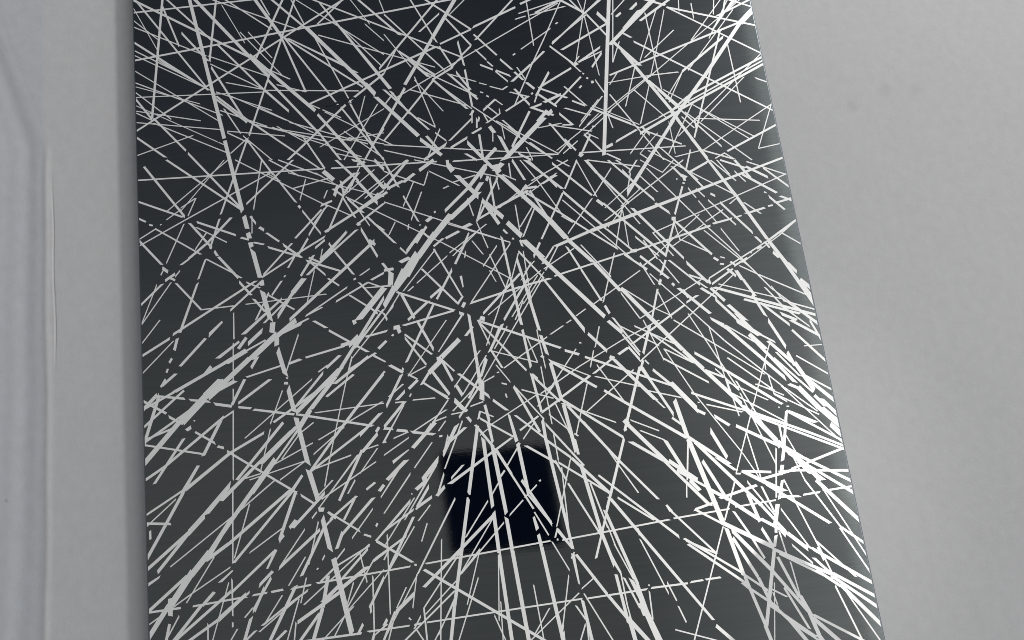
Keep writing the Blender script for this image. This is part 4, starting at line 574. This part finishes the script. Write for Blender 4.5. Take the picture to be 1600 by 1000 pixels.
2503 2098 2543 2087 207 207 0;2280 -8 2326 -14 183 183 2;131 1144 181 1126 159 159 0;1374 4246 1345 4221 214 213 0;552 1368 581 1348 227 227 0;
-3271 3213 -3234 3199 203 203 0;-2609 -770 -2611 -812 177 176 0;-1721 -277 -1747 -318 153 152 0;-3168 2658 -3143 2706 135 135 0;
-622 2904 -636 2845 116 116 0;777 565 813 537 157 157 0;-1202 -46 -1220 -74 215 215 0;2517 2171 2564 2153 139 139 0;-536 700 -505 699 217 217 0;
460 4080 462 4024 120 120 1;904 1696 851 1669 114 114 0;157 1036 165 995 158 158 0;1417 3762 1451 3758 184 184 0;711 4708 682 4692 185 185 0;
-810 55 -828 35 215 215 3;-291 2812 -309 2797 239 238 1;1220 5030 1195 5013 186 186 0;-1209 2388 -1235 2378 204 204 0;-766 1149 -785 1120 159 159 0;
841 4224 822 4207 214 214 0;342 4248 366 4232 184 184 0;279 4299 312 4286 149 149 0;-884 1763 -901 1749 230 230 0;1439 4334 1455 4319 223 223 0;
3102 2814 3126 2802 181 181 0;2268 3017 2292 3007 180 180 0;-892 -468 -870 -471 203 203 0;-345 3012 -339 2993 233 233 0;417 2622 438 2616 207 207 0;
-989 -931 -969 -955 142 142 0;-1973 1460 -1962 1443 185 185 1;-1012 1404 -1007 1387 220 219 1;-1074 707 -1051 708 155 155 0;393 164 376 154 183 182 0;
1404 4390 1420 4380 189 189 0;2895 574 2922 573 125 125 0;-1915 2507 -1933 2489 135 135 0;951 1455 972 1452 163 163 0;120 1258 96 1253 128 128 0;
472 -405 487 -407 206 206 1;-1789 -385 -1805 -398 151 151 0;2029 719 2049 717 127 127 1;2208 3064 2225 3066 142 142 0;1271 -920 1282 -928 177 177 0;
-516 2879 -500 2881 139 139 0;-3144 3203 -3161 3198 124 124 0;-2896 1144 -2881 1136 121 121 0;2814 575 2825 574 158 158 0;
2836 2176 2852 2174 103 103 0;-859 189 -847 183 119 119 0
"""
rows = [tuple(int(v) for v in r.split()) for r in LINES.replace('\n', '').split(';') if r.strip()]
def strip(bm, x1, z1, x2, z2, w1, w2, lev):
    x1, z1, x2, z2 = (v * 1e-4 for v in (x1, z1, x2, z2)); w1, w2 = w1 * 5e-6, w2 * 5e-6     # half widths
    dx, dz = x2 - x1, z2 - z1; L = math.hypot(dx, dz); dx /= L; dz /= L; nx_, nz2 = -dz, dx
    wf = w1 + w2; kw = .87 + .13 * max(0.0, min(1.0, (.0016 - wf) / .0006)) - .12 * max(0.0, min(1.0, (wf - .0045) / .004)); w1 *= kw; w2 *= kw
    k1 = (hash2(x1 * 9e3, z1 * 7e3) - .5) * 3.4; k2 = (hash2(x2 * 8e3, z2 * 6e3) - .5) * 3.4    # ends cut at an angle
    k1 = min(1.0, L / (14 * w1)) * k1; k2 = min(1.0, L / (14 * w2)) * k2
    h = .00010 + lev * .000014
    y1, y0 = PANEL_Y - h, PANEL_Y - .00002
    LIM = .3371
    quad = []
    for (cx, cz, hw, s, kk) in ((x1, z1, w1, 1, k1), (x2, z2, w2, 1, k2), (x2, z2, w2, -1, k2), (x1, z1, w1, -1, k1)):
        px, pz = cx + nx_ * hw * s + dx * hw * s * kk, cz + nz2 * hw * s + dz * hw * s * kk
        if abs(px) > LIM or (abs(abs(cx) - .3368) < .0002 and abs(dx) > .25):      # end cut parallel to the panel's edge
            t_ = (math.copysign(LIM, cx) - px) / dx if abs(dx) > .1 else 0
            if abs(t_) < .012: px += dx * t_; pz += dz * t_
            px = max(-LIM, min(LIM, px))
        quad.append((px, pz))
    top = [bm.verts.new(plocal((p[0], y1, p[1]))) for p in quad]
    bot = [bm.verts.new(plocal((p[0], y0, p[1]))) for p in quad]
    bm.faces.new(top)
    for k in range(4): bm.faces.new((top[k], bot[k], bot[(k + 1) % 4], top[(k + 1) % 4]))
whites = [r for r in rows if r[6] != 99]
for r in whites[:300]:
    bm = bmesh.new(); strip(bm, *r); bmesh.ops.recalc_face_normals(bm, faces=bm.faces)
    from_bm('etched_line', bm, M_LINE, panel)
bm = bmesh.new()
for r in whites[300:]: strip(bm, *r)
bmesh.ops.recalc_face_normals(bm, faces=bm.faces)
fine = from_bm('fine_etched_lines', bm, M_LINE, panel); fine['kind'] = 'stuff'
top_level = max(r[6] for r in whites) + 2
for r in rows:
    if r[6] == 99:
        bm = bmesh.new(); strip(bm, *r[:6], top_level); bmesh.ops.recalc_face_normals(bm, faces=bm.faces)
        from_bm('dark_line', bm, M_STEEL, panel)

# ------------------------------------------------------------------ the black tablet that takes the picture, mirrored in the panel
TAB_Y = CAM.y - .012
corners = [(-.1150, .1085), (.1015, .1000), (.1110, -.0940), (-.1090, -.0865)]
tab = thing('tablet', 'black tablet mirrored as a dark square low in the middle of the panel', 'tablet', (0, TAB_Y - .006, -.089))
def rounded(cs, r, n=6):
    pts = []
    for k in range(4):
        p = Vector(cs[k]); a = (Vector(cs[k - 1]) - p).normalized(); b_ = (Vector(cs[(k + 1) % 4]) - p).normalized()
        A = p + a * r; B = p + b_ * r
        for q in range(n + 1):
            s = q / n; pts.append(A * (1 - s) ** 2 + p * 2 * s * (1 - s) + B * s * s)
    return pts
def slab(name, cs, r, y0, y1, mat, parent, origin, bev=.001):
    bm = bmesh.new(); pts = rounded(cs, r)
    f0 = bm.faces.new([bm.verts.new((p.x - origin[0], y0 - origin[1], p.y - origin[2])) for p in pts])
    e = bmesh.ops.extrude_face_region(bm, geom=[f0])
    bmesh.ops.translate(bm, verts=[v for v in e['geom'] if isinstance(v, bmesh.types.BMVert)], vec=(0, y1 - y0, 0))
    bmesh.ops.recalc_face_normals(bm, faces=bm.faces)
    if bev:
        ed = [x for x in bm.edges if abs(x.verts[0].co.y - x.verts[1].co.y) < 1e-7]
        bmesh.ops.bevel(bm, geom=ed, offset=bev, segments=2)
    return from_bm(name, bm, mat, parent)
org = tab.location
slab('shell', corners, .012, TAB_Y, TAB_Y - .0085, M_BLACK, tab, org)
ins = [Vector(c) * .93 for c in corners]
slab('screen', ins, .004, TAB_Y - .0088, TAB_Y - .0096, M_GLASS, tab, org, 0)
bm = bmesh.new()
bmesh.ops.create_cone(bm, cap_ends=True, segments=24, radius1=.005, radius2=.005, depth=.0016, matrix=Matrix.Translation((0 - org[0], TAB_Y + .001 - org[1], 0 - org[2])) @ Matrix.Rotation(math.pi / 2, 4, 'X'))
from_bm('lens', bm, M_GLASS, tab)

# ------------------------------------------------------------------ unseen pointed blocker added in the lamp's beam to dim the lower right lines
def on_beam(x, z, s):
    p = Vector((x, PANEL_Y, z)); return p + (LAMP - p) * s
S_ = .6
apex = (.266, -.047)
shade = [(.266, -.066), (.299, -.122), (.309, -.170), (.315, -.55), (.215, -.55), (.216, -.165), (.234, -.105)]
pts = [on_beam(x, z, S_) for x, z in shade]
yp = pts[0].y
base = thing('pointed_blocker', 'unseen pale blocker with a pointed top, added to dim the lower right lines', 'light blocker', (pts[0].x, yp, pts[3].z))
bm = bmesh.new()
o_ = base.location
f0 = bm.faces.new([bm.verts.new((p.x - o_[0], 0, p.z - o_[2])) for p in pts])
e = bmesh.ops.extrude_face_region(bm, geom=[f0])
bmesh.ops.translate(bm, verts=[v for v in e['geom'] if isinstance(v, bmesh.types.BMVert)], vec=(0, -.02, 0))
bmesh.ops.recalc_face_normals(bm, faces=bm.faces)
bmesh.ops.bevel(bm, geom=bm.edges[:], offset=.0015, segments=2)
from_bm('blocker_body', bm, M_BLOCKER, base)
